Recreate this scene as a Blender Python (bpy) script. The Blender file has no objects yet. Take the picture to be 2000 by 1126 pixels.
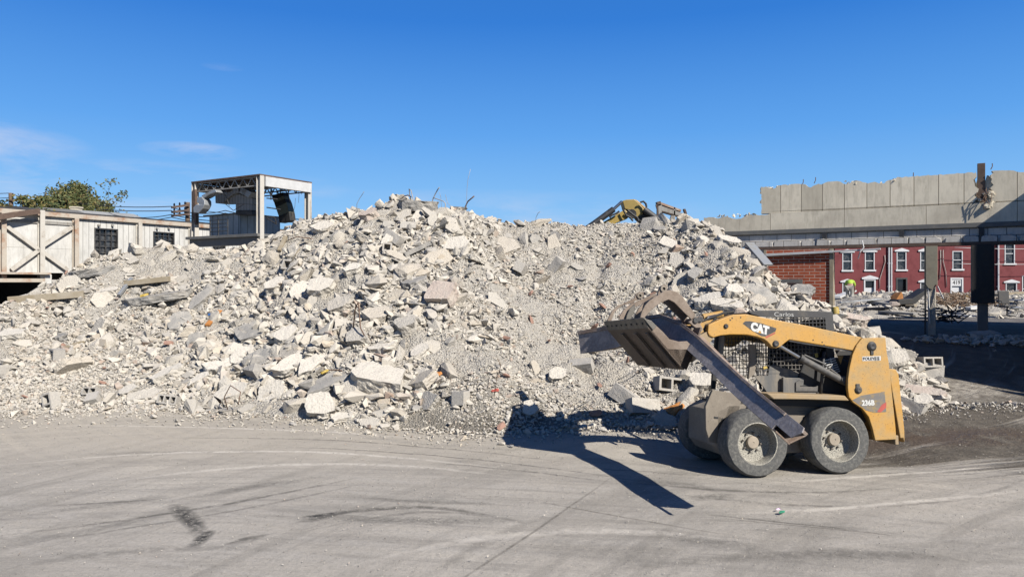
import bpy, bmesh, math, random
import numpy as np
from mathutils import Vector, Matrix, noise

# ------------------------------------------------------------------ camera, sky, sun, exposure
S = bpy.context.scene
COL = S.collection
FPX, HOR, CAMZ = 1400.0, 551.0, 2.4        # focal length in photo pixels, horizon row, camera height
cd = bpy.data.cameras.new("camera")
cam = bpy.data.objects.new("camera", cd)
COL.objects.link(cam)
cam.location = (0, 0, CAMZ)
cam.rotation_euler = (math.radians(90), 0, 0)
cd.sensor_width = 36.0
cd.lens = 36.0 * FPX / 2000.0
cd.shift_y = -(563.0 - HOR) / 2000.0
cd.clip_start = 0.1
cd.clip_end = 8000
S.camera = cam

SUN = Vector((0.535, -0.585, 0.612)).normalized()      # direction towards the sun
sl = bpy.data.lights.new("sun", 'SUN')
sl.energy = 5.0
sl.angle = math.radians(0.5)
sl.color = (1.0, 0.945, 0.865)
so = bpy.data.objects.new("sun", sl)
COL.objects.link(so)
so.rotation_euler = SUN.to_track_quat('Z', 'Y').to_euler()
so.location = (20, -20, 30)

W = bpy.data.worlds.new("World")
S.world = W
W.use_nodes = True
wn = W.node_tree
wn.nodes.clear()
sky = wn.nodes.new('ShaderNodeTexSky')
sky.sky_type = 'NISHITA'
sky.sun_disc = False
sky.sun_elevation = math.asin(SUN.z)
sky.sun_rotation = math.atan2(SUN.x, SUN.y)
sky.air_density = 1.0
sky.dust_density = 0.25
sky.ozone_density = 3.0
bg = wn.nodes.new('ShaderNodeBackground')
bg.inputs['Strength'].default_value = 0.0505
out = wn.nodes.new('ShaderNodeOutputWorld')
tc = wn.nodes.new('ShaderNodeTexCoord')
# thin clouds low in the sky, by direction
mp = wn.nodes.new('ShaderNodeMapping')
mp.inputs['Scale'].default_value = (3.0, 3.0, 16.0)
mp.inputs['Rotation'].default_value = (0.0, math.radians(5), 0.0)
cn = wn.nodes.new('ShaderNodeTexNoise')
cn.inputs['Scale'].default_value = 1.6
cn.inputs['Detail'].default_value = 7
cn.inputs['Roughness'].default_value = 0.62
cn.inputs['Distortion'].default_value = 0.4
wn.links.new(tc.outputs['Generated'], mp.inputs['Vector'])
wn.links.new(mp.outputs['Vector'], cn.inputs['Vector'])
cr = wn.nodes.new('ShaderNodeMapRange')
cr.inputs['From Min'].default_value = 0.44
cr.inputs['From Max'].default_value = 0.70
cr.inputs['To Max'].default_value = 0.75
wn.links.new(cn.outputs['Fac'], cr.inputs['Value'])


def wmath(op, a, b=None):
    n = wn.nodes.new('ShaderNodeMath')
    n.operation = op
    for i, q in enumerate((a, b)):
        if q is None:
            continue
        if isinstance(q, (int, float)):
            n.inputs[i].default_value = q
        else:
            wn.links.new(q, n.inputs[i])
    return n.outputs[0]


sep = wn.nodes.new('ShaderNodeSeparateXYZ')
wn.links.new(tc.outputs['Generated'], sep.inputs[0])


def cloud_bank(cx, cz, rx, rz):
    dx = wmath('DIVIDE', wmath('SUBTRACT', sep.outputs['X'], cx), rx)
    dz = wmath('DIVIDE', wmath('SUBTRACT', sep.outputs['Z'], cz), rz)
    d = wmath('ADD', wmath('MULTIPLY', dx, dx), wmath('MULTIPLY', dz, dz))
    return wmath('MAXIMUM', wmath('SUBTRACT', 1.0, d), 0.0)


m = cloud_bank(-0.62, 0.152, 0.13, 0.035)
m = wmath('MAXIMUM', m, wmath('MULTIPLY', cloud_bank(-0.40, 0.165, 0.06, 0.012), 0.8))
m = wmath('MAXIMUM', m, wmath('MULTIPLY', cloud_bank(-0.36, 0.268, 0.025, 0.005), 0.25))
m = wmath('MAXIMUM', m, wmath('MULTIPLY', cloud_bank(-0.45, 0.118, 0.25, 0.035), 0.85))
m = wmath('MAXIMUM', m, wmath('MULTIPLY', cloud_bank(-0.05, 0.095, 0.35, 0.035), 0.45))
fac = wmath('MULTIPLY', cr.outputs['Result'], m)
fac = wmath('MULTIPLY', fac, wmath('GREATER_THAN', sep.outputs['Y'], 0.0))
mx = wn.nodes.new('ShaderNodeMix')
mx.data_type = 'RGBA'
wn.links.new(fac, mx.inputs[0])
hs = wn.nodes.new('ShaderNodeHueSaturation')
hs.inputs['Saturation'].default_value = 1.0
hs.inputs['Hue'].default_value = 0.5
hs.inputs['Value'].default_value = 1.0
zr = wn.nodes.new('ShaderNodeValToRGB')          # clear autumn sky: deep overhead, pale by the horizon
wn.links.new(sep.outputs['Z'], zr.inputs[0])
el = zr.color_ramp.elements
for p_, c_ in ((.10, (2.7, 6.3, 11.3)), (.20, (1.25, 4.5, 10.6)), (.34, (.28, 2.45, 8.5)), (.6, (.2, 1.4, 5.2))):
    e_ = el.new(p_)
    e_.color = (c_[0] / 12, c_[1] / 12, c_[2] / 12, 1)
el[0].color = (.36, .62, .93, 1)
el[-1].color = (.02, .07, .30, 1)
sc_ = wn.nodes.new('ShaderNodeVectorMath')
sc_.operation = 'SCALE'
sc_.inputs['Scale'].default_value = 9.6
wn.links.new(zr.outputs[0], sc_.inputs[0])
bl_ = wn.nodes.new('ShaderNodeMix')
bl_.data_type = 'RGBA'
bl_.inputs[0].default_value = .88
wn.links.new(sky.outputs[0], bl_.inputs[6])
wn.links.new(sc_.outputs[0], bl_.inputs[7])
wn.links.new(bl_.outputs[2], hs.inputs['Color'])
wn.links.new(hs.outputs[0], mx.inputs[6])
mx.inputs[7].default_value = (7.0, 7.0, 8.0, 1)
wn.links.new(mx.outputs[2], bg.inputs['Color'])
wn.links.new(bg.outputs[0], out.inputs['Surface'])

S.view_settings.view_transform = 'Standard'
S.view_settings.look = 'None'
S.view_settings.gamma = 1.0
S.view_settings.exposure = 1.05
S.view_settings.use_curve_mapping = False

# ------------------------------------------------------------------ helpers
C0 = Vector((0, 0, CAMZ))


def ray(px, py):
    return Vector(((px - 1000) / FPX, 1.0, (HOR - py) / FPX))


def at(px, py, Y):
    return C0 + ray(px, py) * Y


class Frame:
    """a local axis system (origin, turn about z); hit() meets a photo ray with one of its planes"""
    def __init__(s, o, ang, roll=0.0):
        s.o = Vector(o)
        s.ang = ang
        s.roll = roll
        s.R = Matrix.Rotation(ang, 3, 'Z') @ Matrix.Rotation(roll, 3, 'X')
        s.Ri = s.R.transposed()

    def loc(s, w):
        return s.Ri @ (Vector(w) - s.o)

    def wor(s, l):
        return s.R @ Vector(l) + s.o

    def hit(s, px, py, axis, val):
        o = s.loc(C0)
        d = s.Ri @ ray(px, py)
        t = (val - o[axis]) / d[axis]
        return o + d * t

    def empty(s, name):
        e = bpy.data.objects.new(name, None)
        COL.objects.link(e)
        e.location = s.o
        e.rotation_euler = (s.roll, 0, s.ang)
        e.empty_display_size = 0.2
        return e


def tag(o, label=None, cat=None, group=None, kind=None):
    if label:
        o['label'] = label
    if cat:
        o['category'] = cat
    if group:
        o['group'] = group
    if kind:
        o['kind'] = kind
    return o


class MB:
    def __init__(s):
        s.v = []
        s.f = []

    def add(s, vs, fs):
        o = len(s.v)
        s.v += [tuple(p) for p in vs]
        s.f += [tuple(i + o for i in f) for f in fs]
        return s

    def box(s, c, d, R=None):
        c = Vector(c)
        pts = []
        for i in range(8):
            p = Vector(((-.5, .5)[i & 1] * d[0], (-.5, .5)[(i >> 1) & 1] * d[1], (-.5, .5)[(i >> 2) & 1] * d[2]))
            if R is not None:
                p = R @ p
            pts.append(c + p)
        return s.add(pts, [(0, 2, 3, 1), (4, 5, 7, 6), (0, 1, 5, 4), (2, 6, 7, 3), (0, 4, 6, 2), (1, 3, 7, 5)])

    def rng(s, a, b):
        a = Vector(a)
        b = Vector(b)
        return s.box((a + b) / 2, [abs(q) for q in (b - a)])

    def bar(s, p, q, w, h, up=(0, 0, 1)):
        p = Vector(p)
        q = Vector(q)
        d = (q - p)
        L = d.length
        d.normalize()
        u = Vector(up)
        x = d.cross(u)
        if x.length < 1e-4:
            x = d.cross(Vector((1, 0, 0)))
        x.normalize()
        z = x.cross(d)
        R = Matrix((x, d, z)).transposed()
        return s.box((p + q) / 2, (w, L, h), R)

    def tube(s, path, r, n=8, cap=True):
        path = [Vector(p) for p in path]
        k = len(path)
        rs = r if isinstance(r, (list, tuple)) else [r] * k
        vs = []
        ref = None
        for i in range(k):
            a = path[max(i - 1, 0)]
            b = path[min(i + 1, k - 1)]
            d = (b - a).normalized()
            if ref is None:
                ref = Vector((0, 0, 1)) if abs(d.z) < .9 else Vector((1, 0, 0))
            x = d.cross(ref)
            if x.length < 1e-5:
                x = d.orthogonal()
            x.normalize()
            y = x.cross(d).normalized()
            ref = y
            for j in range(n):
                t = 2 * math.pi * j / n
                vs.append(path[i] + (x * math.cos(t) + y * math.sin(t)) * rs[i])
        fs = []
        for i in range(k - 1):
            for j in range(n):
                a = i * n + j
                b = i * n + (j + 1) % n
                fs.append((a, b, b + n, a + n))
        if cap:
            fs.append(tuple(range(n - 1, -1, -1)))
            fs.append(tuple((k - 1) * n + j for j in range(n)))
        return s.add(vs, fs)

    def prism(s, pts, ext):
        pts = [Vector(p) for p in pts]
        e = Vector(ext)
        n = len(pts)
        vs = pts + [p + e for p in pts]
        fs = [tuple(range(n)), tuple(range(2 * n - 1, n - 1, -1))]
        for i in range(n):
            j = (i + 1) % n
            fs.append((i, j, j + n, i + n))
        return s.add(vs, fs)

    def lathe(s, prof, c, axis, n=32, closed=False):
        c = Vector(c)
        ax = Vector(axis).normalized()
        x = ax.orthogonal().normalized()
        y = ax.cross(x)
        vs = []
        for (r, h) in prof:
            for j in range(n):
                t = 2 * math.pi * j / n
                vs.append(c + ax * h + (x * math.cos(t) + y * math.sin(t)) * r)
        k = len(prof)
        fs = []
        for i in range(k if closed else k - 1):
            i2 = (i + 1) % k
            for j in range(n):
                j2 = (j + 1) % n
                fs.append((i * n + j, i * n + j2, i2 * n + j2, i2 * n + j))
        if not closed:
            fs.append(tuple(range(n - 1, -1, -1)))
            fs.append(tuple((k - 1) * n + j for j in range(n)))
        return s.add(vs, fs)

    def sweep(s, path, secs):
        """path of frames: secs[i] = list of 3d points (closed loop) at each station"""
        n = len(secs[0])
        vs = [p for sc in secs for p in sc]
        fs = []
        for i in range(len(secs) - 1):
            for j in range(n):
                a = i * n + j
                b = i * n + (j + 1) % n
                fs.append((a, b, b + n, a + n))
        fs.append(tuple(range(n - 1, -1, -1)))
        fs.append(tuple((len(secs) - 1) * n + j for j in range(n)))
        return s.add(vs, fs)

    def build(s, name, mat, parent=None, bevel=0, smooth=False, fixn=True):
        me = bpy.data.meshes.new(name)
        me.from_pydata(s.v, [], s.f)
        if fixn:
            bm = bmesh.new()
            bm.from_mesh(me)
            bmesh.ops.recalc_face_normals(bm, faces=bm.faces)
            bm.to_mesh(me)
            bm.free()
        o = bpy.data.objects.new(name, me)
        COL.objects.link(o)
        if mat:
            me.materials.append(mat)
        if parent:
            o.parent = parent
        if bevel:
            b = o.modifiers.new("bevel", 'BEVEL')
            b.width = bevel
            b.segments = 2
            b.limit_method = 'ANGLE'
            b.angle_limit = math.radians(40)
        if smooth:
            for p in me.polygons:
                p.use_smooth = True
            if smooth is not True:
                try:
                    me.set_sharp_from_angle(angle=math.radians(smooth))
                except Exception:
                    pass
        return o


def text_mb(txt, size, orient, extrude=0.002, bold=0.0, shear=0.0):
    """flat lettering; orient(x, y, z) maps letter space to the part's space"""
    cu = bpy.data.curves.new("lettering", 'FONT')
    cu.body = txt
    cu.size = size
    cu.extrude = extrude
    cu.offset = bold
    cu.shear = shear
    cu.align_x = 'CENTER'
    cu.align_y = 'CENTER'
    cu.resolution_u = 3
    o = bpy.data.objects.new("lettering", cu)
    COL.objects.link(o)
    dg = bpy.context.evaluated_depsgraph_get()
    me = bpy.data.meshes.new_from_object(o.evaluated_get(dg))
    mb = MB()
    mb.add([orient(*v.co) for v in me.vertices], [tuple(p.vertices) for p in me.polygons])
    bpy.data.objects.remove(o)
    bpy.data.meshes.remove(me)
    return mb


# ------------------------------------------------------------------ materials
TONE = .46


class NT:
    def __init__(s, name):
        s.m = bpy.data.materials.new(name)
        s.m.use_nodes = True
        s.t = s.m.node_tree
        s.b = s.t.nodes['Principled BSDF']
        s._tc = None

    def n(s, typ, **kw):
        x = s.t.nodes.new(typ)
        for k, v in kw.items():
            setattr(x, k, v)
        return x

    def set(s, sock, v):
        if v is None:
            return
        if hasattr(v, 'is_output'):
            s.t.links.new(v, sock)
        elif isinstance(v, (tuple, list)) and len(v) == 3 and sock.type == 'RGBA':
            sock.default_value = (*v, 1)
        else:
            sock.default_value = v

    def coord(s, which='Object'):
        if s._tc is None:
            s._tc = s.n('ShaderNodeTexCoord')
        return s._tc.outputs[which]

    def mapping(s, vec, scale=(1, 1, 1), rot=(0, 0, 0), loc=(0, 0, 0)):
        x = s.n('ShaderNodeMapping')
        s.set(x.inputs['Vector'], vec)
        x.inputs['Scale'].default_value = scale
        x.inputs['Rotation'].default_value = rot
        x.inputs['Location'].default_value = loc
        return x.outputs[0]

    def noise(s, scale, detail=4, rough=.55, vec=None, dist=0):
        x = s.n('ShaderNodeTexNoise')
        s.set(x.inputs['Vector'], vec if vec is not None else s.coord())
        s.set(x.inputs['Scale'], scale)
        x.inputs['Detail'].default_value = detail
        x.inputs['Roughness'].default_value = rough
        x.inputs['Distortion'].default_value = dist
        return x.outputs['Fac']

    def vor(s, scale, vec=None, feature='F1', out='Distance', rnd=1.0):
        x = s.n('ShaderNodeTexVoronoi', feature=feature)
        s.set(x.inputs['Vector'], vec if vec is not None else s.coord())
        x.inputs['Scale'].default_value = scale
        x.inputs['Randomness'].default_value = rnd
        return x.outputs[out]

    def mr(s, v, a, b, c=0.0, d=1.0, smooth=False):
        x = s.n('ShaderNodeMapRange')
        if smooth:
            x.interpolation_type = 'SMOOTHSTEP'
        s.set(x.inputs['Value'], v)
        x.inputs['From Min'].default_value = a
        x.inputs['From Max'].default_value = b
        x.inputs['To Min'].default_value = c
        x.inputs['To Max'].default_value = d
        return x.outputs[0]

    def math(s, op, a, b=None, c=None, clamp=False):
        x = s.n('ShaderNodeMath', operation=op)
        x.use_clamp = clamp
        for i, q in enumerate((a, b, c)):
            if q is not None:
                s.set(x.inputs[i], q)
        return x.outputs[0]

    def mix(s, f, a, b, mode='MIX'):
        x = s.n('ShaderNodeMix', data_type='RGBA', blend_type=mode)
        s.set(x.inputs[0], f)
        s.set(x.inputs[6], a)
        s.set(x.inputs[7], b)
        return x.outputs[2]

    def ramp(s, v, stops):
        x = s.n('ShaderNodeValToRGB')
        s.set(x.inputs[0], v)
        e = x.color_ramp.elements
        while len(e) < len(stops):
            e.new(.5)
        for i, (p, c) in enumerate(stops):
            e[i].position = p
            e[i].color = (*c, 1)
        return x.outputs[0]

    def bump(s, h, strength=.4, dist=.02, prev=None):
        x = s.n('ShaderNodeBump')
        x.inputs['Strength'].default_value = strength
        x.inputs['Distance'].default_value = dist
        s.set(x.inputs['Height'], h)
        if prev is not None:
            s.set(x.inputs['Normal'], prev)
        return x.outputs[0]

    def done(s, col, rough=.85, metal=0.0, nrm=None, spec=None):
        if isinstance(col, (tuple, list)):
            col = tuple(q * TONE for q in col)
        else:
            hv = s.n('ShaderNodeHueSaturation')      # settles the palette at real-world reflectance
            hv.inputs['Value'].default_value = TONE
            s.set(hv.inputs['Color'], col)
            col = hv.outputs[0]
        s.set(s.b.inputs['Base Color'], col)
        s.set(s.b.inputs['Roughness'], rough)
        s.set(s.b.inputs['Metallic'], metal)
        if nrm is not None:
            s.set(s.b.inputs['Normal'], nrm)
        if spec is not None:
            s.set(s.b.inputs['Specular IOR Level'], spec)
        return s.m


def dirty(name, base, dirt, amount=.5, rough=.6, metal=0.0, scale=3.0, speck=(0, 0, 0), speckamt=.0, bump=.15, streak=False):
    """painted or bare surface with blotchy dust and scratches"""
    t = NT(name)
    v = t.coord()
    if streak:
        v = t.mapping(v, (2.5, 2.5, .35))
    n1 = t.noise(scale, 6, .65, v)
    f = t.mr(n1, .62 - amount * .45, .72, 0, 1, True)
    c = t.mix(f, base, dirt)
    n2 = t.noise(scale * 9, 5, .7)
    c = t.mix(t.mr(n2, .35, .7, 0, .22), c, tuple(q * .55 for q in base))
    if speckamt:
        n3 = t.noise(scale * 22, 3, .6)
        c = t.mix(t.math('MULTIPLY', t.mr(n3, .62, .68), speckamt), c, speck)
    # scrapes: thin bare lines in two directions
    for k, (mp_, th_) in enumerate((((2, 2, 26), .70), ((22, 22, 3), .71), ((9, 9, 9), .73))):
        ns = t.noise(1.6, 5, .7, t.mapping(t.coord(), mp_, (.3, .5, .4 + k)))
        c = t.mix(t.mr(ns, th_ - .04, th_, 0, .65), c, tuple(q * (.35 if k != 1 else 1.25) for q in base))
    r = t.math('ADD', t.math('MULTIPLY', f, .9 - rough), rough)
    return t.done(c, r, metal, t.bump(t.math('ADD', n2, n1), bump, .01))


def plain(name, col, rough=.7, metal=0.0, var=.25, scale=6):
    t = NT(name)
    n1 = t.noise(scale, 5, .6)
    c = t.mix(t.mr(n1, .3, .7), tuple(q * (1 - var) for q in col), tuple(min(1, q * (1 + var)) for q in col))
    return t.done(c, rough, metal, t.bump(t.noise(scale * 10, 3), .1, .01))


M = {}
RUB_A, RUB_B, RUB_C, RUB_D = (.76, .715, .635), (.56, .535, .49), (.70, .61, .49), (.36, .35, .335)


def rubble_mat(name, src, stops, bscale=1.0, bstr=.6):
    t = NT(name)
    if src == 'island':
        g = t.n('ShaderNodeNewGeometry')
        rnd = g.outputs['Random Per Island']
    elif src == 'object':
        g = t.n('ShaderNodeObjectInfo')
        rnd = g.outputs['Random']
    else:
        rnd = t.noise(1.3, 5, .6)
    c = t.ramp(rnd, stops)
    n1 = t.noise(5 * bscale, 6, .65)
    c = t.mix(t.mr(n1, .45, .72, 0, .55), c, (.80, .75, .665))
    n2 = t.noise(38 * bscale, 4, .6)
    c = t.mix(t.mr(n2, .53, .70, 0, .65), c, (.33, .31, .275))
    c = t.mix(t.mr(t.noise(2.2 * bscale, 5, .7), .56, .70, 0, .5), c, (.46, .42, .36))
    c = t.mix(1.0, c, (1.0, .985, .955), 'MULTIPLY')
    v = t.vor(26 * bscale)
    h = t.math('ADD', t.noise(16 * bscale, 6, .7), t.math('MULTIPLY', v, .5))
    return t.done(c, .95, 0, t.bump(h, bstr, .03), .15)


st = [(0, RUB_B), (.16, RUB_A), (.40, (.70, .655, .58)), (.66, (.82, .775, .69)), (.80, RUB_C), (.86, RUB_D), (.93, (.64, .61, .56)), (.975, (.64, .52, .43)), (.99, (.45, .32, .25)), (1.0, (.82, .79, .72))]
M['stone'] = rubble_mat('loose_stone', 'island', st + [], 2.0, .35)
M['chunk'] = rubble_mat('broken_concrete', 'object', [(0, (.70, .655, .58)), (.3, (.79, .745, .66)), (.55, (.58, .555, .51)), (.8, (.74, .67, .565)), (1, (.46, .45, .43))], 1.0, .7)
M['slab_grey'] = rubble_mat('grey_slab', 'object', [(0, (.34, .335, .325)), (1, (.42, .41, .39))], 1.0, .5)
M['slab_pale'] = rubble_mat('pale_slab', 'object', [(0, (.78, .735, .655)), (1, (.83, .785, .70))], 1.0, .5)
M['slab_pink'] = rubble_mat('pinkish_slab', 'object', [(0, (.64, .54, .475)), (1, (.68, .58, .51))], 1.0, .5)
M['block'] = rubble_mat('block_grey', 'object', [(0, (.52, .50, .47)), (1, (.64, .61, .56))], 2.0, .35)

M['grit'] = rubble_mat('yard_grit', 'island', [(0, (.20, .185, .165)), (.5, (.36, .335, .295)), (.8, (.52, .49, .43)), (1, (.74, .70, .63))], 2.0, .2)

t = NT('heap_gravel')
n1 = t.noise(1.1, 6, .65)
n2 = t.noise(24, 6, .75)
v1 = t.vor(30)
c = t.ramp(n2, [(.3, (.38, .35, .30)), (.42, (.66, .615, .535)), (.56, (.80, .75, .66)), (.72, (.92, .87, .775))])
c = t.mix(t.mr(n1, .45, .62, 0, .55, True), c, (.74, .67, .55))
c = t.mix(t.mr(v1, .0, .5, .35, 0), c, (.66, .62, .55))
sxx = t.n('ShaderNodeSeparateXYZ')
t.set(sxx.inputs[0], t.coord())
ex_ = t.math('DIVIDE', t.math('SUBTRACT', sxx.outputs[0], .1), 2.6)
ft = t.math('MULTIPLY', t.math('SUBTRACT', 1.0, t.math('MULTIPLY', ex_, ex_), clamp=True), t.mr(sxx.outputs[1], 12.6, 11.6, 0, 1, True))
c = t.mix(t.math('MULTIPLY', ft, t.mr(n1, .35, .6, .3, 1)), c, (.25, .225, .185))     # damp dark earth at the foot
h = t.math('ADD', t.math('MULTIPLY', n2, 1.2), t.math('MULTIPLY', v1, 1.0))
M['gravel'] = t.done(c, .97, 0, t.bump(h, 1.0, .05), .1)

YEL, YELD = (.70, .365, .05), (.52, .38, .19)
M['yellow'] = dirty('worn_yellow_paint', YEL, YELD, .50, .55, 0, 2.6, (.05, .04, .03), .75, .12)
M['yellow_dusty'] = dirty('dusty_yellow_paint', (.52, .33, .12), (.44, .35, .235), .95, .75, 0, 3.0, (.06, .05, .04), .4, .15)
M['dust'] = dirty('dust_caked_steel', (.30, .255, .20), (.42, .365, .29), .5, .9, 0, 2.5, (.08, .06, .05), .5, .25)
M['black'] = dirty('black_steel', (.030, .030, .032), (.16, .145, .12), .25, .6, 0, 4.0, bump=.2)
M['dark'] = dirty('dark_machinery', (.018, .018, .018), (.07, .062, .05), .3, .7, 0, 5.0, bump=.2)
M['greypanel'] = dirty('scraped_grey_panel', (.14, .14, .135), (.36, .31, .24), .55, .7, 0, 4.0, bump=.2, streak=True)
M['rubber'] = dirty('worn_rubber', (.135, .135, .128), (.29, .28, .25), .5, .9, 0, 26.0, (.03, .03, .03), .8, .9)
t = NT('pitted_rim')
v1 = t.vor(55)
c = t.mix(t.mr(t.noise(95, 4, .6), .47, .60), (.56, .53, .445), (.14, .13, .11))
M['rim'] = t.done(c, .8, 0, t.bump(t.noise(40, 4, .6), .5, .01))
M['hub'] = plain('hub_tan', (.46, .39, .30), .8)
M['bolt'] = plain('bolt_steel', (.16, .14, .12), .6, .3)
M['chrome'] = plain('cylinder_rod', (.62, .62, .62), .22, .9, .1)
M['cyl'] = dirty('hydraulic_cylinder', (.09, .088, .085), (.26, .235, .2), .5, .6, 0, 6)
M['scr'] = dirty('scraped_bucket_steel', (.12, .085, .06), (.27, .195, .135), .55, .62, .15, 4.0, (.36, .28, .2), .35, .35)
M['rust'] = dirty('rusty_dusty_steel', (.25, .185, .135), (.42, .34, .27), .6, .85, .0, 5.0, (.09, .06, .045), .5, .4)
M['edge'] = dirty('cutting_edge_steel', (.17, .155, .13), (.27, .25, .205), .5, .5, .3, 6.0, bump=.2)
t = NT('bent_beam_steel')
n1 = t.noise(5, 6, .7)
n2 = t.noise(22, 5, .7)
n3 = t.noise(60, 5, .75)
c = t.ramp(n1, [(.3, (.20, .185, .195)), (.5, (.33, .305, .31)), (.62, (.50, .455, .44)), (.75, (.30, .21, .15))])
c = t.mix(t.mr(n2, .48, .66, 0, .65), c, (.66, .62, .62))
c = t.mix(t.mr(n3, .55, .66, 0, .6), c, (.12, .10, .09))
c = t.mix(.35, c, (.40, .35, .31))
M['beam'] = t.done(c, .72, 0, t.bump(n2, .35, .012), .2)
M['beam_edge'] = dirty('beam_flange_rust', (.34, .235, .17), (.52, .44, .38), .5, .75, .1, 7.0, bump=.3)
M['white'] = plain('white_paint', (.74, .74, .72), .6, 0, .1)
M['letter'] = plain('lettering_white', (.80, .80, .76), .6, 0, .12, 30)
M['decal'] = dirty('decal_black', (.035, .034, .036), (.16, .15, .14), .45, .5, 0, 14, (.3, .28, .24), .5)
M['red'] = plain('decal_red', (.55, .09, .06), .6)
M['decal_grey'] = dirty('worn_decal_grey', (.20, .185, .17), (.42, .30, .12), .35, .6, 0, 16, (.5, .38, .2), .4)
M['orange'] = plain('orange_scrap', (.66, .27, .06), .7)
M['rebar'] = plain('rebar_rust', (.20, .115, .07), .8, .1)
M['rebar_grey'] = plain('rebar_grey', (.46, .43, .39), .7, .1)
M['wood'] = dirty('weathered_wood', (.40, .33, .22), (.52, .46, .36), .5, .85, 0, 3, bump=.3)
M['bluewrap'] = plain('blue_plastic', (.05, .18, .50), .5)
M['yelscrap'] = plain('yellow_scrap', (.62, .44, .08), .6)
M['galv'] = dirty('galvanised_sheet', (.50, .52, .53), (.34, .33, .30), .35, .45, .35, 2.5, bump=.1)
# ------------------------------------------------------------------ ground
def g_h(X, Y):
    t = np.clip((np.asarray(Y, float) - 9.5) / 9.5, 0, 1)
    return 0.95 * t * t * (3 - 2 * t)


def on_ground(px, py):
    d = ray(px, py)
    Y = 3.0
    while Y < 400:
        if CAMZ + d.z * Y <= float(g_h(0, Y)):
            break
        Y += .02 if Y < 40 else .3
    return Vector((d.x * Y, Y, float(g_h(0, Y))))


def axis_vals(segs):
    a = []
    for lo, hi, st in segs:
        a += list(np.arange(lo, hi, st))
    a.append(segs[-1][1])
    return np.array(a)


def grid_mesh(name, X, Y, Z, mat):
    ny, nx = Z.shape
    me = bpy.data.meshes.new(name)
    co = np.stack([X, Y, Z], -1).reshape(-1, 3)
    i = np.arange(ny * nx).reshape(ny, nx)
    q = np.stack([i[:-1, :-1], i[:-1, 1:], i[1:, 1:], i[1:, :-1]], -1).reshape(-1, 4)
    np_mesh(me, co, q)
    me.materials.append(mat)
    o = bpy.data.objects.new(name, me)
    COL.objects.link(o)
    return o


def np_mesh(me, co, faces):
    k = faces.shape[1]
    n = len(faces)
    me.vertices.add(len(co))
    me.vertices.foreach_set('co', np.ascontiguousarray(co, dtype=np.float32).ravel())
    me.loops.add(n * k)
    me.loops.foreach_set('vertex_index', np.ascontiguousarray(faces, dtype=np.int32).ravel())
    me.polygons.add(n)
    me.polygons.foreach_set('loop_start', np.arange(0, n * k, k, dtype=np.int32))
    me.update(calc_edges=True)
    me.validate()
    me.shade_flat()


xs = axis_vals([(-3000, -200, 400), (-200, -40, 20), (-40, -14, 2), (-14, 14, .25), (14, 40, 2), (40, 200, 20), (200, 3000, 400)])
ys = axis_vals([(-300, -20, 40), (-20, 2, 2), (2, 24, .25), (24, 60, 3), (60, 200, 20), (200, 4000, 400)])
GX, GY = np.meshgrid(xs, ys)
und = np.zeros_like(GX)
for k in range(GX.shape[0]):
    for j in range(GX.shape[1]):
        if abs(GX[k, j]) < 20 and 2 < GY[k, j] < 26:
            und[k, j] = .02 * noise.noise((GX[k, j] * .5, GY[k, j] * .5, 3.1)) + .008 * noise.noise((GX[k, j] * 2.1, GY[k, j] * 2.1, 7))
dip = np.clip((GX - 1.6) / .9, 0, 1) * np.clip((6.0 - GX) / .9, 0, 1) * np.clip((GY - 9.15) / 1.0, 0, 1) * np.clip((11.9 - GY) / .7, 0, 1)
GZ = g_h(GX, GY) + und - .012 - .125 * dip          # the loader's far wheels stand a little lower

t = NT('yard_concrete')
P = t.coord()
sx = t.n('ShaderNodeSeparateXYZ')
t.set(sx.inputs[0], P)
gx, gy = sx.outputs[0], sx.outputs[1]


def gadd(a, b): return t.math('ADD', a, b)


def polar(cx, cy, kr, kt, off):
    dx = t.math('SUBTRACT', gx, cx)
    dy = t.math('SUBTRACT', gy, cy)
    r = t.math('SQRT', gadd(t.math('MULTIPLY', dx, dx), t.math('MULTIPLY', dy, dy)))
    a = t.math('ARCTAN2', dx, dy)
    cb = t.n('ShaderNodeCombineXYZ')
    t.set(cb.inputs[0], t.math('MULTIPLY', r, kr))
    t.set(cb.inputs[1], t.math('MULTIPLY', a, kt))
    cb.inputs[2].default_value = off
    return cb.outputs[0]


def streak(cx, cy, y0, cos_a, sin_a, L, Wd):
    """soft elongated mark centred at (cx, cy)"""
    dx = t.math('SUBTRACT', gx, cx)
    dy = t.math('SUBTRACT', gy, cy)
    u = gadd(t.math('MULTIPLY', dx, cos_a), t.math('MULTIPLY', dy, sin_a))
    v = t.math('SUBTRACT', t.math('MULTIPLY', dy, cos_a), t.math('MULTIPLY', dx, sin_a))
    v = gadd(v, t.math('MULTIPLY', t.math('MULTIPLY', u, u), y0))
    u = t.math('DIVIDE', u, L)
    v = t.math('DIVIDE', v, Wd)
    d = gadd(t.math('POWER', t.math('ABSOLUTE', u), 3), t.math('MULTIPLY', v, v))
    return t.math('SUBTRACT', 1.0, d, clamp=True)


nb = t.noise(.28, 5, .6)
nm_ = t.noise(1.6, 6, .65)
nf = t.noise(14, 6, .7)
ng = t.noise(90, 3, .6)
c = t.ramp(nb, [(.34, (.47, .435, .375)), (.5, (.60, .552, .475)), (.64, (.72, .66, .56))])
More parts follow.
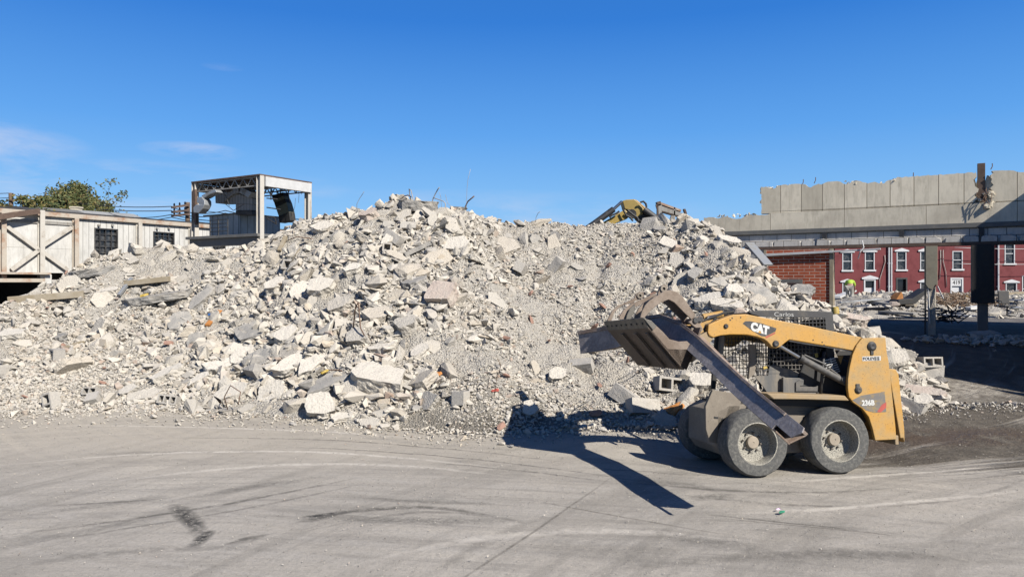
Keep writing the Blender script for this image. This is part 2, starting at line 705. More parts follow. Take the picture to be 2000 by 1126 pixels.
# tyre sweeps: fine concentric streaks about two turning centres
pa = t.noise(1.0, 5, .7, polar(-2.5, -9.0, 4.2, 2.6, 0), .3)
pb = t.noise(1.0, 5, .7, polar(1.5, 21.0, 5.5, 2.4, 5), .3)
pc = t.noise(1.0, 4, .7, polar(9.0, 1.0, 2.2, 1.6, 9), .3)
c = t.mix(t.mr(pa, .44, .62, 0, .8), c, (.30, .278, .245))
c = t.mix(t.mr(pb, .45, .64, 0, .8), c, (.60, .56, .495))
c = t.mix(t.mr(pc, .48, .66, 0, .7), c, (.31, .285, .245))
c = t.mix(t.mr(nm_, .42, .66, 0, .5), c, (.58, .53, .455))
c = t.mix(t.mr(nf, .52, .72, 0, .4), c, (.24, .225, .20))
c = t.mix(t.mr(ng, .58, .72, 0, .45), c, (.64, .60, .53))
gr1 = t.noise(38, 5, .8)
gr2 = t.vor(30)
gr3 = t.noise(170, 2, .6)
c = t.mix(t.mr(gr1, .42, .66, .0, .50), c, (.29, .27, .235))
c = t.mix(t.mr(gr3, .54, .70, 0, .5), c, (.70, .66, .585))
c = t.mix(t.math('MULTIPLY', t.mr(gr2, .10, .04, 0, .7), t.mr(nm_, .4, .55)), c, (.12, .105, .09))
# dustier, lighter, warmer band along the foot of the heap
band = t.math('MULTIPLY', t.mr(gy, 8.2, 11.2, 0, 1, True), t.mr(gx, 5.0, 1.0, 0, 1, True))
c = t.mix(t.math('MULTIPLY', band, t.mr(pb, .3, .6, .25, .75)), c, (.58, .52, .42))
# rubber marks
MARKS = [(345, 982, 396, 1042, .10, .12, .95, 0.0), (380, 1064, 410, 1034, .0, .09, 1.0, 0), (590, 1008, 668, 999, .03, .06, 1.0, 0), (590, 1015, 680, 997, .03, .10, .7, 0), (640, 1012, 985, 1016, -.06, .13, .5, .05),
         (60, 1005, 330, 965, .03, .12, .35, .0), (330, 975, 620, 930, .03, .12, .4, 0), 
         (450, 1062, 520, 1040, .03, .08, .45, 0), (1250, 1030, 1500, 1070, .0, .20, .35, 0), (0, 1070, 330, 1000, .0, .12, .3, 0),
         (700, 970, 1000, 985, -.02, .07, .35, 0), (1240, 935, 1420, 955, .0, .12, .4, 0), (200, 885, 420, 880, .0, .1, .3, 0), (1350, 970, 1440, 965, 0, .14, .5, 0),
         (1050, 1060, 1350, 1090, 0, .3, .22, 0), (1500, 1095, 1800, 1075, 0, .25, .25, 0), (1150, 912, 1380, 928, 0, .05, .4, 0)]
jit = t.math('MULTIPLY', t.math('SUBTRACT', t.noise(2.2, 6, .7), .5), .25)
gx0, gy0 = gx, gy
gy = gadd(gy, jit)
tot = None
for (x0, y0, x1, y1, curv, wd, amt, cu) in MARKS:
    a = on_ground(x0, y0)
    b = on_ground(x1, y1)
    mid = (a + b) / 2
    d = (b - a)
    L = d.length / 2 * 1.15
    d.normalize()
    s1 = t.math('MULTIPLY', streak(mid.x, mid.y, curv, d.x, d.y, L, wd), amt)
    tot = s1 if tot is None else t.math('MAXIMUM', tot, s1)
gy = gy0
tex = t.mr(t.noise(16, 6, .8), .38, .54, .25, 1)
c = t.mix(t.math('MULTIPLY', tot, tex, clamp=True), c, (.035, .034, .032))
# crisp wheel paths, laid as shallow arcs
PATHS = [((0, 1045), (330, 1000), (700, 930), .05, .55, 0), ((30, 1062), (360, 1012), (730, 938), .04, .4, 0), ((100, 985), (230, 978), (340, 968), .035, .5, 0),
         ((430, 1066), (480, 1050), (530, 1040), .05, .5, 0), ((560, 1022), (720, 992), (1010, 1016), .07, .6, 0), ((600, 1035), (760, 1003), (1100, 1040), .05, .35, 0),
         ((300, 855), (700, 862), (1150, 905), .03, .5, 0), ((520, 872), (900, 892), (1260, 940), .03, .55, 0), ((820, 900), (1000, 915), (1200, 940), .03, .5, 0),
         ((1190, 935), (1420, 955), (1760, 950), .05, .5, 0), ((1300, 960), (1600, 985), (2000, 935), .06, .45, 0), ((1340, 1000), (1560, 1020), (1760, 1046), .03, .5, 0),
         ((100, 830), (500, 836), (850, 858), .04, .4, 1), ((0, 905), (450, 880), (1000, 915), .06, .45, 1), ((200, 940), (600, 905), (1000, 930), .08, .4, 1),
         ((700, 1100), (1000, 1040), (1500, 1060), .10, .35, 1), ((1400, 1000), (1700, 985), (2000, 955), .07, .5, 1), ((1500, 940), (1750, 925), (2000, 900), .06, .5, 1),
         ((1200, 1110), (1600, 1080), (2000, 1100), .12, .35, 0), ((850, 1120), (940, 1060), (1090, 1000), .10, .25, 0), ((0, 1110), (250, 1075), (560, 1075), .10, .3, 0)]
for ci, colr in ((0, (.12, .11, .096)), (1, (.90, .835, .73))):
    tot = None
    gy = gadd(gy0, t.math('MULTIPLY', jit, .35))
    for (q0, qm, q1, wd, amt, cc) in PATHS:
        if cc != ci:
            continue
        a, m_, b = on_ground(*q0), on_ground(*qm), on_ground(*q1)
        d = (b - a)
        Lh = d.length / 2
        d.normalize()
        mid = (a + b) / 2
        um = (m_ - mid).x * d.x + (m_ - mid).y * d.y
        vm = (m_ - mid).y * d.x - (m_ - mid).x * d.y
        den = Lh * Lh - um * um
        kq = vm / den if abs(den) > 1e-3 else 0          # offset = kq * (Lh^2 - u^2)
        c0 = mid + Vector((-d.y, d.x, 0)) * (kq * Lh * Lh)
        s1 = t.math('MULTIPLY', streak(c0.x, c0.y, kq, d.x, d.y, Lh * 1.05, wd), amt * 1.4)
        tot = s1 if tot is None else t.math('MAXIMUM', tot, s1)
    gy = gy0
    c = t.mix(t.math('MULTIPLY', tot, t.mr(t.noise(6, 6, .8), .40, .54, .15, 1), clamp=True), c, colr)
# joints in the slab
JN = [(915, 1120, 1150, 960), (1040, 975, 1420, 1040), (1420, 1010, 1760, 1045)]
for i, (x0, y0, x1, y1) in enumerate(JN):
    a = on_ground(x0, y0)
    b = on_ground(x1, y1)
    mid = (a + b) / 2
    d = (b - a).normalized()
    s1 = streak(mid.x, mid.y, 0.0, d.x, d.y, (b - a).length / 2 * (1.8 if i == 0 else 1.1), .022)
    c = t.mix(t.math('MULTIPLY', s1, t.mr(nf, .3, .6, .15, .7)), c, (.13, .115, .095))
# dark asphalt and mud on the right, with pale dried streaks and a wet brown patch
nmud = t.noise(.55, 5, .6)
edge = gadd(gx, t.math('MULTIPLY', t.math('SUBTRACT', nmud, .5), 2.0))
edge = gadd(edge, t.math('MULTIPLY', t.math('SUBTRACT', gy, 9.2), .35))
edge = gadd(edge, t.math('MULTIPLY', t.math('SUBTRACT', pc, .5), 2.2))
mud = t.math('MULTIPLY', t.mr(edge, 4.0, 5.4, 0, 1, True), t.mr(gy, 8.35, 9.5, 0, 1, True))
rib = t.noise(1.0, 4, .65, polar(3.0, 21.5, 2.8, 1.3, 2), .2)
mudf = t.math('MULTIPLY', mud, t.mr(t.math('SUBTRACT', rib, t.mr(gy, 8.8, 10.6, .22, 0)), .28, .42, .0, 1))
mc = t.ramp(t.noise(3.5, 6, .7), [(.3, (.105, .088, .068)), (.5, (.165, .142, .112)), (.7, (.27, .235, .185))])
mc = t.mix(t.mr(nf, .5, .7, 0, .5), mc, (.07, .06, .05))
pale = t.math('MULTIPLY', streak(8.3, 13.6, 0, .98, .15, 1.5, .9), t.mr(t.noise(4, 5, .7), .35, .6))
mc = t.mix(pale, mc, (.55, .50, .42))
pale2 = t.math('MULTIPLY', streak(11.0, 14.0, 0, .9, .4, 1.4, .8), t.mr(t.noise(4, 5, .7), .35, .6))
mc = t.mix(pale2, mc, (.50, .45, .38))
wet = t.math('MULTIPLY', streak(6.6, 10.9, 0, .97, .1, 1.9, .55), t.mr(t.noise(2.0, 4, .6), .38, .5))
mc = t.mix(wet, mc, (.13, .088, .052))
c = t.mix(mudf, c, mc)
far = t.mr(gy, 24, 27, 0, 1, True)
c = t.mix(far, c, t.ramp(t.noise(1.2, 6, .7), [(.35, (.14, .13, .12)), (.55, (.24, .22, .20)), (.7, (.50, .46, .41))]))
rough = t.math('SUBTRACT', .93, t.math('MULTIPLY', t.math('MULTIPLY', wet, mudf), .62))
hh = gadd(t.math('MULTIPLY', nf, .5), t.math('MULTIPLY', ng, .35))
hh = gadd(hh, t.math('MULTIPLY', mudf, t.math('MULTIPLY', t.noise(7, 6, .75), 3.0)))
ground_mat = t.done(c, rough, 0, t.bump(hh, .8, .025), .25)
tag(grid_mesh('ground', GX, GY, GZ, ground_mat), kind='structure')

# ------------------------------------------------------------------ rubble heap (height field)
TAB = np.array([
    # px    base  crest  Dc   p
    [-260, 806, 640, 15.5, 1.3], [-120, 806, 620, 16, 1.3], [0, 806, 606, 16, 1.35], [50, 806, 574, 16.4, 1.4], [100, 805, 553, 17, 1.5], [150, 804, 530, 17.3, 1.55],
    [200, 802, 506, 17.8, 1.6], [250, 801, 497, 18, 1.6], [330, 801, 493, 18.2, 1.5], [400, 803, 491, 18.4, 1.3], [450, 806, 487, 18.5, 1.15],
    [500, 808, 476, 18.4, 1.08], [560, 814, 448, 18.3, 1.05], [600, 820, 428, 18.2, 1.0], [650, 828, 414, 18.1, 1.0], [700, 831, 409, 18, .97], [750, 834, 408, 17.9, .96],
    [790, 836, 402, 17.8, .96], [860, 840, 404, 17.7, .96], [910, 843, 414, 17.7, .98], [940, 846, 424, 17.8, 1.0], [975, 845, 440, 18, 1.0], [1050, 838, 443, 18, 1.2],
    [1150, 832, 441, 18, 1.32], [1250, 829, 437, 17.9, 1.32], [1330, 829, 438, 17.5, 1.22], [1385, 831, 440, 17, 1.08], [1420, 834, 462, 16.5, .98], [1450, 836, 486, 16.1, .9],
    [1480, 836, 516, 15.7, .9], [1510, 836, 550, 15.3, .9], [1550, 836, 581, 15, .9], [1600, 834, 604, 14.7, .92], [1650, 830, 622, 14.5, .92], [1700, 818, 655, 14.4, .95],
    [1750, 806, 693, 14.3, .95], [1790, 799, 712, 14.2, .95], [1815, 794, 750, 14.0, 1.0], [1835, 790, 786, 13.6, 1.0], [1900, 788, 790, 13.6, 1.0]])
TU = (TAB[:, 0] - 1000) / FPX
_bY = np.array([on_ground(a[0], a[1]).y for a in TAB])
_cD = TAB[:, 3]
_cZ = CAMZ + (HOR - TAB[:, 2]) / FPX * _cD
_P = TAB[:, 4]


def smooth_tab(vals, u):
    # average of three nearby linear look-ups: rounds the corners of the table
    r = 0
    for o in (-.018, 0, .018):
        r = r + np.interp(u + o, TU, vals)
    return r / 3


NU, NY = 620, 330
U0, U1, Y0, Y1 = -.92, .64, 10.4, 25.5
ug = np.linspace(U0, U1, NU)
yg = np.linspace(Y0, Y1, NY)
UU, YY = np.meshgrid(ug, yg)
XX = UU * YY


def heap_base(U, Y):
    bY = smooth_tab(_bY, U)
    cD = smooth_tab(_cD, U)
    cZ = smooth_tab(_cZ, U)
    p = smooth_tab(_P, U)
    g = g_h(0, Y)
    t = (Y - bY) / np.maximum(cD - bY, .3)
    up = g_h(0, bY) + (cZ - g_h(0, bY)) * np.clip(t, 0, 1) ** p
    plate = np.where(U < .31, .9, .3)
    dn = cZ - np.maximum(Y - cD - plate, 0) * .72 - np.clip(Y - cD, 0, plate) * .03
    h = np.where(t < 0, g - .25, np.where(t <= 1, up, dn))
    return np.maximum(h, g - .25), t


HB, TT = heap_base(UU, YY)
NZ = np.zeros_like(HB)
for k in range(NY):
    for j in range(NU):
        if TT[k, j] > -.05 and HB[k, j] > .0:
            x, y = XX[k, j], YY[k, j]
            coarse = 1.0 if x < .5 else .55
            NZ[k, j] = coarse * (.26 * noise.noise((x * .8, y * .8, 1.7)) + .16 * noise.noise((x * 1.9, y * 1.9, 5.2))) \
                + .07 * noise.noise((x * 4.7, y * 4.7, 9.2)) + .035 * noise.noise((x * 11, y * 11, 2.2))
fade = np.clip(TT * 6, 0, 1) * np.clip((HB - g_h(0, YY)) * 2.2, 0, 1)
# track ruts running up the middle of the heap
for (c0, c1, c2) in ((1140, 1175, .10), (1270, 1330, .08)):
    uc = ((c0 + (c1 - c0) * np.clip(TT, 0, 1)) - 1000) / FPX
    dist = (UU - uc) * YY
    NZ -= c2 * 1.4 * np.exp(-(dist / .16) ** 2) * np.clip(TT * 3, 0, 1) * np.clip((1 - TT) * 6, 0, 1)
HH = HB + NZ * fade
tag(grid_mesh('rubble_heap', XX, YY, HH, M['gravel']), 'big pale heap of crushed concrete and gravel filling the middle of the yard', 'rubble heap', kind='stuff')


def heap_h(X, Y):
    X = np.asarray(X, float)
    Y = np.asarray(Y, float)
    u = X / Y
    fu = np.clip((u - U0) / (U1 - U0) * (NU - 1), 0, NU - 1.001)
    fy = np.clip((Y - Y0) / (Y1 - Y0) * (NY - 1), 0, NY - 1.001)
    i = fy.astype(int)
    j = fu.astype(int)
    a = fy - i
    b = fu - j
    return HH[i, j] * (1 - a) * (1 - b) + HH[i + 1, j] * a * (1 - b) + HH[i, j + 1] * (1 - a) * b + HH[i + 1, j + 1] * a * b


def surf(X, Y):
    return max(float(heap_h(X, Y)) if 10.4 < Y < 25 and U0 < X / Y < U1 else -9, float(g_h(X, Y)))


def on_heap(px, py):
    d = ray(px, py)
    Y = 9.5
    lim = float(smooth_tab(_cD, np.array(d.x))) + .25 if U0 < d.x < U1 else 24
    while Y < lim and CAMZ + d.z * Y > surf(d.x * Y, Y):
        Y += .02
    return Vector((d.x * Y, Y, CAMZ + d.z * Y))


def heap_normal(X, Y, e=.35):
    n = Vector((surf(X - e, Y) - surf(X + e, Y), surf(X, Y - e) - surf(X, Y + e), 2 * e))
    return n.normalized()


# ------------------------------------------------------------------ stone shapes
rng = random.Random(7)
nrg = np.random.default_rng(11)


def hull_stone(n, dims, r, boxy=.5):
    bm = bmesh.new()
    for _ in range(n):
        p = Vector((r.uniform(-1, 1), r.uniform(-1, 1), r.uniform(-1, 1)))
        if r.random() < boxy:
            k = max(range(3), key=lambda i: abs(p[i]))
            p[k] = math.copysign(1, p[k])
        else:
            p.normalize()
        bm.verts.new((p.x * dims[0] / 2, p.y * dims[1] / 2, p.z * dims[2] / 2))
    res = bmesh.ops.convex_hull(bm, input=bm.verts)
    bad = [g for g in res['geom_interior'] if isinstance(g, bmesh.types.BMVert)]
    bad += [v for v in bm.verts if not v.link_faces and v not in bad]
    if bad:
        bmesh.ops.delete(bm, geom=list(set(bad)), context='VERTS')
    bmesh.ops.triangulate(bm, faces=bm.faces)
    bmesh.ops.recalc_face_normals(bm, faces=bm.faces)
    return bm


def rough_up(bm, cuts, amp, freq, seed):
    """break the flat facets and edges a little"""
    bmesh.ops.subdivide_edges(bm, edges=bm.edges, cuts=cuts, use_grid_fill=True)
    bmesh.ops.triangulate(bm, faces=bm.faces)
    bm.normal_update()
    mv = []
    for v in bm.verts:
        p = v.co * freq + Vector((seed * 7.3, seed * 1.9, seed))
        mv.append(v.normal * amp * (noise.noise(p) + .5 * noise.noise(p * 2.3) + .25 * noise.noise(p * 5.1)))
    for v, d in zip(bm.verts, mv):
        v.co += d


def bm_mesh(name, bm, mat):
    me = bpy.data.meshes.new(name)
    bm.to_mesh(me)
    bm.free()
    me.materials.append(mat)
    return me


def slab_bm(w, d, th, r, seed, nside=7, chip=.03):
    """broken flat slab: irregular outline with rough snapped edges"""
    bm = bmesh.new()
    pts = []
    for i in range(nside):
        a = 2 * math.pi * (i + r.uniform(-.25, .25)) / nside
        ca, sa = math.cos(a), math.sin(a)
        q = (abs(ca) ** 3.2 + abs(sa) ** 3.2) ** (-1 / 3.2)
        rr = q * r.uniform(.78, 1.10)
        pts.append((ca * w / 2 * rr, sa * d / 2 * rr))
    lo = [bm.verts.new((x * r.uniform(.9, 1.0), y * r.uniform(.9, 1.0), -th / 2)) for x, y in pts]
    hi = [bm.verts.new((x, y, th / 2)) for x, y in pts]
    n = nside
    bm.faces.new(hi)
    bm.faces.new(list(reversed(lo)))
    for i in range(n):
        j = (i + 1) % n
        bm.faces.new((lo[i], lo[j], hi[j], hi[i]))
    bmesh.ops.triangulate(bm, faces=bm.faces)
    bmesh.ops.subdivide_edges(bm, edges=[e for e in bm.edges], cuts=4, use_grid_fill=True)
    bmesh.ops.triangulate(bm, faces=bm.faces)
    bm.normal_update()
    mv = []
    for v in bm.verts:
        side = 1 - abs(v.normal.z)
        p = v.co * 5 + Vector((seed * 3.1, seed * 5.7, seed))
        k = noise.noise(p) + .7 * noise.noise(p * 2.7) + .4 * noise.noise(p * 6)
        mv.append(v.normal * (chip * 1.5 * side * k + .008 * k))
    for v, dd in zip(bm.verts, mv):
        v.co += dd
    bmesh.ops.recalc_face_normals(bm, faces=bm.faces)
    return bm


def block_mb(L, H, D, cores):
    """hollow concrete block standing on its side: cores open along y"""
    mb = MB()
    w = .032
    n = cores
    mb.rng((-L / 2, -D / 2, -H / 2), (L / 2, D / 2, -H / 2 + w))
    mb.rng((-L / 2, -D / 2, H / 2 - w), (L / 2, D / 2, H / 2))
    for i in range(n + 1):
        x = -L / 2 + (L - w) * i / n
        mb.rng((x, -D / 2, -H / 2 + w), (x + w, D / 2, H / 2 - w))
    mb.rng((-L / 2 + w, D / 2 - .02, -H / 2 + w), (L / 2 - w, D / 2 - .012, H / 2 - w))
    return mb


# --- tens of thousands of small stones: one uncountable mass
protos = []
for i in range(26):
    fl = rng.choice([(1, .8, .55), (1, .7, .7), (1, .9, .4), (1, .6, .45), (1.3, .6, .4)])
    bm = hull_stone(rng.choice([9, 11, 14]), fl, rng, .55)
    bm.verts.index_update()
    protos.append((np.array([v.co[:] for v in bm.verts]), np.array([[v.index for v in f.verts] for f in bm.faces])))
    bm.free()


def rand_rot(n, tilt=1.0):
    a = nrg.uniform(0, 2 * np.pi, n)
    b = nrg.normal(0, .55 * tilt, n)
    c = nrg.normal(0, .55 * tilt, n)
    ca, sa, cb, sb, cc, sc = np.cos(a), np.sin(a), np.cos(b), np.sin(b), np.cos(c), np.sin(c)
    Rz = np.zeros((n, 3, 3))
    Rz[:, 0, 0] = ca
    Rz[:, 0, 1] = -sa
    Rz[:, 1, 0] = sa
    Rz[:, 1, 1] = ca
    Rz[:, 2, 2] = 1
    Rx = np.zeros((n, 3, 3))
    Rx[:, 0, 0] = 1
    Rx[:, 1, 1] = cb
    Rx[:, 1, 2] = -sb
    Rx[:, 2, 1] = sb
    Rx[:, 2, 2] = cb
    Ry = np.zeros((n, 3, 3))
    Ry[:, 1, 1] = 1
    Ry[:, 0, 0] = cc
    Ry[:, 0, 2] = sc
    Ry[:, 2, 0] = -sc
    Ry[:, 2, 2] = cc
    return Rz @ Rx @ Ry


def stone_mass(name, pos, size, mat, label, cat, tilt=1.0):
    n = len(pos)
    kind = nrg.integers(0, len(protos), n)
    R = rand_rot(n, tilt)
    V, Fc = [], []
    off = 0
    for k, (pv, pf) in enumerate(protos):
        idx = np.where(kind == k)[0]
        if not len(idx):
            continue
        st = nrg.uniform(.75, 1.25, (len(idx), 1, 3))
        vv = pv[None] * st
        vv = np.einsum('nij,nkj->nki', R[idx], vv) * size[idx][:, None, None] + pos[idx][:, None, :]
        ff = pf[None] + (np.arange(len(idx)) * len(pv))[:, None, None] + off
        V.append(vv.reshape(-1, 3))
        Fc.append(ff.reshape(-1, 3))
        off += len(idx) * len(pv)
    me = bpy.data.meshes.new(name)
    np_mesh(me, np.concatenate(V), np.concatenate(Fc))
    me.materials.append(mat)
    o = bpy.data.objects.new(name, me)
    COL.objects.link(o)
    return tag(o, label, cat, kind='stuff')


def coarse_zone(X, Y, U, T):
    """0 = fine gravel, 1 = blocky"""
    px = 1000 + U * FPX
    z = np.interp(px, [-100, 150, 330, 450, 850, 960, 1080, 1250, 1330, 1500, 1850], [.35, .4, .75, 1, 1, .42, .10, .16, .75, .9, 1.0])
    low_left = np.clip((430 - px) / 200, 0, 1) * np.clip((.55 - T) / .3, 0, 1)
    foot = np.clip(1 - abs(px - 930) / 170, 0, 1) * np.clip((.33 - T) / .2, 0, 1)
    top_mid = np.clip(1 - abs(px - 1000) / 250, 0, 1) * np.clip((T - .6) / .3, 0, 1) * .35
    return np.clip(z - .35 * low_left - .75 * foot + top_mid, .05, 1)


NS = 105000
u = nrg.uniform(-.86, .605, NS)
Tn = nrg.beta(1.15, 1.25, NS) * 1.16 - .015
bY = smooth_tab(_bY, u)
cD = smooth_tab(_cD, u)
Y = bY + (cD - bY) * Tn
X = u * Y
cz = coarse_zone(X, Y, u, Tn)
q = nrg.random(NS)
# long-tailed sizes; blocky zones get a fatter tail
size = .035 + .030 * nrg.random(NS) + np.where(q < .40, .05 * nrg.random(NS), 0) + np.where(q < .16 * (.35 + cz), .14 * nrg.random(NS) * (.35 + .65 * cz), 0) + np.where(q < .045 * cz, .20 * nrg.random(NS), 0)
size *= np.where(Tn < .06, .8, 1)
# broad tongues of dust and fines where few larger stones lie
pn = np.array([noise.noise((x * .55, y * .8, 12.4)) + .5 * noise.noise((x * 1.5, y * 1.7, 3.3)) for x, y in zip(X, Y)])
fines = np.clip((pn - .08) / .22, 0, 1)
size = np.where(fines > nrg.random(NS), np.minimum(size, .028 + .02 * nrg.random(NS)), size)
Z = np.maximum(heap_h(X, Y), g_h(X, Y)) + size * nrg.uniform(-.14, .30, NS)
keep = ((Tn > .0) | (nrg.random(NS) < .3)) & ((nrg.random(NS) > fines * .55) | (size > .1))
stone_mass('rubble_stones', np.stack([X, Y, Z], 1)[keep], size[keep], M['stone'], 'loose broken stones of every size covering the big rubble heap', 'rubble')

# grit all over the yard
NG = 26000
Y = 5.4 + 7.2 * nrg.random(NG) ** .8
X = (nrg.random(NG) - .5) * 1.6 * Y
gn = np.array([noise.noise((x * .5, y * .9, 8.8)) for x, y in zip(X, Y)])
okg = (nrg.random(NG) < .35 + .9 * np.clip(gn + .1, 0, 1)) & (Y < smooth_tab(_bY, X / Y) + .1)
sz = .005 + .009 * nrg.random(NG) ** 2
stone_mass('grit', np.stack([X, Y, g_h(X, Y) + sz * .1], 1)[okg], sz[okg], M['grit'], 'fine dark and pale grit strewn across the concrete yard', 'grit')

# scatter of crumbs on the yard, thickest by the heap
NSC = 5200
u = nrg.uniform(-.95, .72, NSC)
bY = smooth_tab(_bY, u)
d = nrg.exponential(.35, NSC)
far_ = nrg.random(NSC) < .22
d = np.where(far_, nrg.uniform(0, 6.2, NSC), d)
Y = bY - d + .05
X = u * Y
size = np.where(d < .9, nrg.uniform(.015, .075, NSC) * np.exp(-d * .8) * np.where(nrg.random(NSC) < .04, 2.6, 1), nrg.uniform(.006, .020, NSC))
Z = g_h(X, Y) + size * .12
ok = (Y > 5.2)
stone_mass('gravel_crumbs', np.stack([X, Y, Z], 1)[ok], size[ok], M['stone'], 'small stone crumbs scattered over the concrete yard along the heap', 'gravel')
# ------------------------------------------------------------------ separate chunks, slabs and blocks on the heap
chunk_meshes = []
for i in range(22):
    dims = rng.choice([(1, .75, .6), (1, .8, .45), (1, .6, .55), (1, .9, .7), (1.25, .7, .4), (1.3, .55, .4)])
    bm = hull_stone(rng.choice([12, 15, 18]), dims, rng, .75)
    rough_up(bm, 2, .035, 3.2, i + 1)
    chunk_meshes.append(bm_mesh('concrete_chunk', bm, M['chunk']))
slab_meshes = []
for i in range(12):
    bm = slab_bm(1.0, rng.uniform(.55, .9), rng.uniform(.14, .24), rng, i + 20, rng.choice([5, 6, 7, 8]), .035)
    slab_meshes.append(bm_mesh('concrete_slab', bm, M['chunk']))


def link(name, me, loc, rot, sc):
    o = bpy.data.objects.new(name, me)
    COL.objects.link(o)
    o.location = loc
    o.rotation_euler = rot
    o.scale = (sc, sc, sc) if isinstance(sc, (int, float)) else sc
    return o


def tilt_rot(n, yaw, jitter):
    """lie on the slope of normal n, turned by yaw, then tipped a little"""
    q = n.to_track_quat('Z', 'Y').to_matrix()
    R = q @ Matrix.Rotation(yaw, 3, 'Z') @ Matrix.Rotation(rng.gauss(0, jitter), 3, 'X') @ Matrix.Rotation(rng.gauss(0, jitter), 3, 'Y')
    return R.to_euler()


placed = []


def free_spot(p, r):
    for (q, s) in placed:
        if (p - q).length < (r + s) * .62:
            return False
    return True


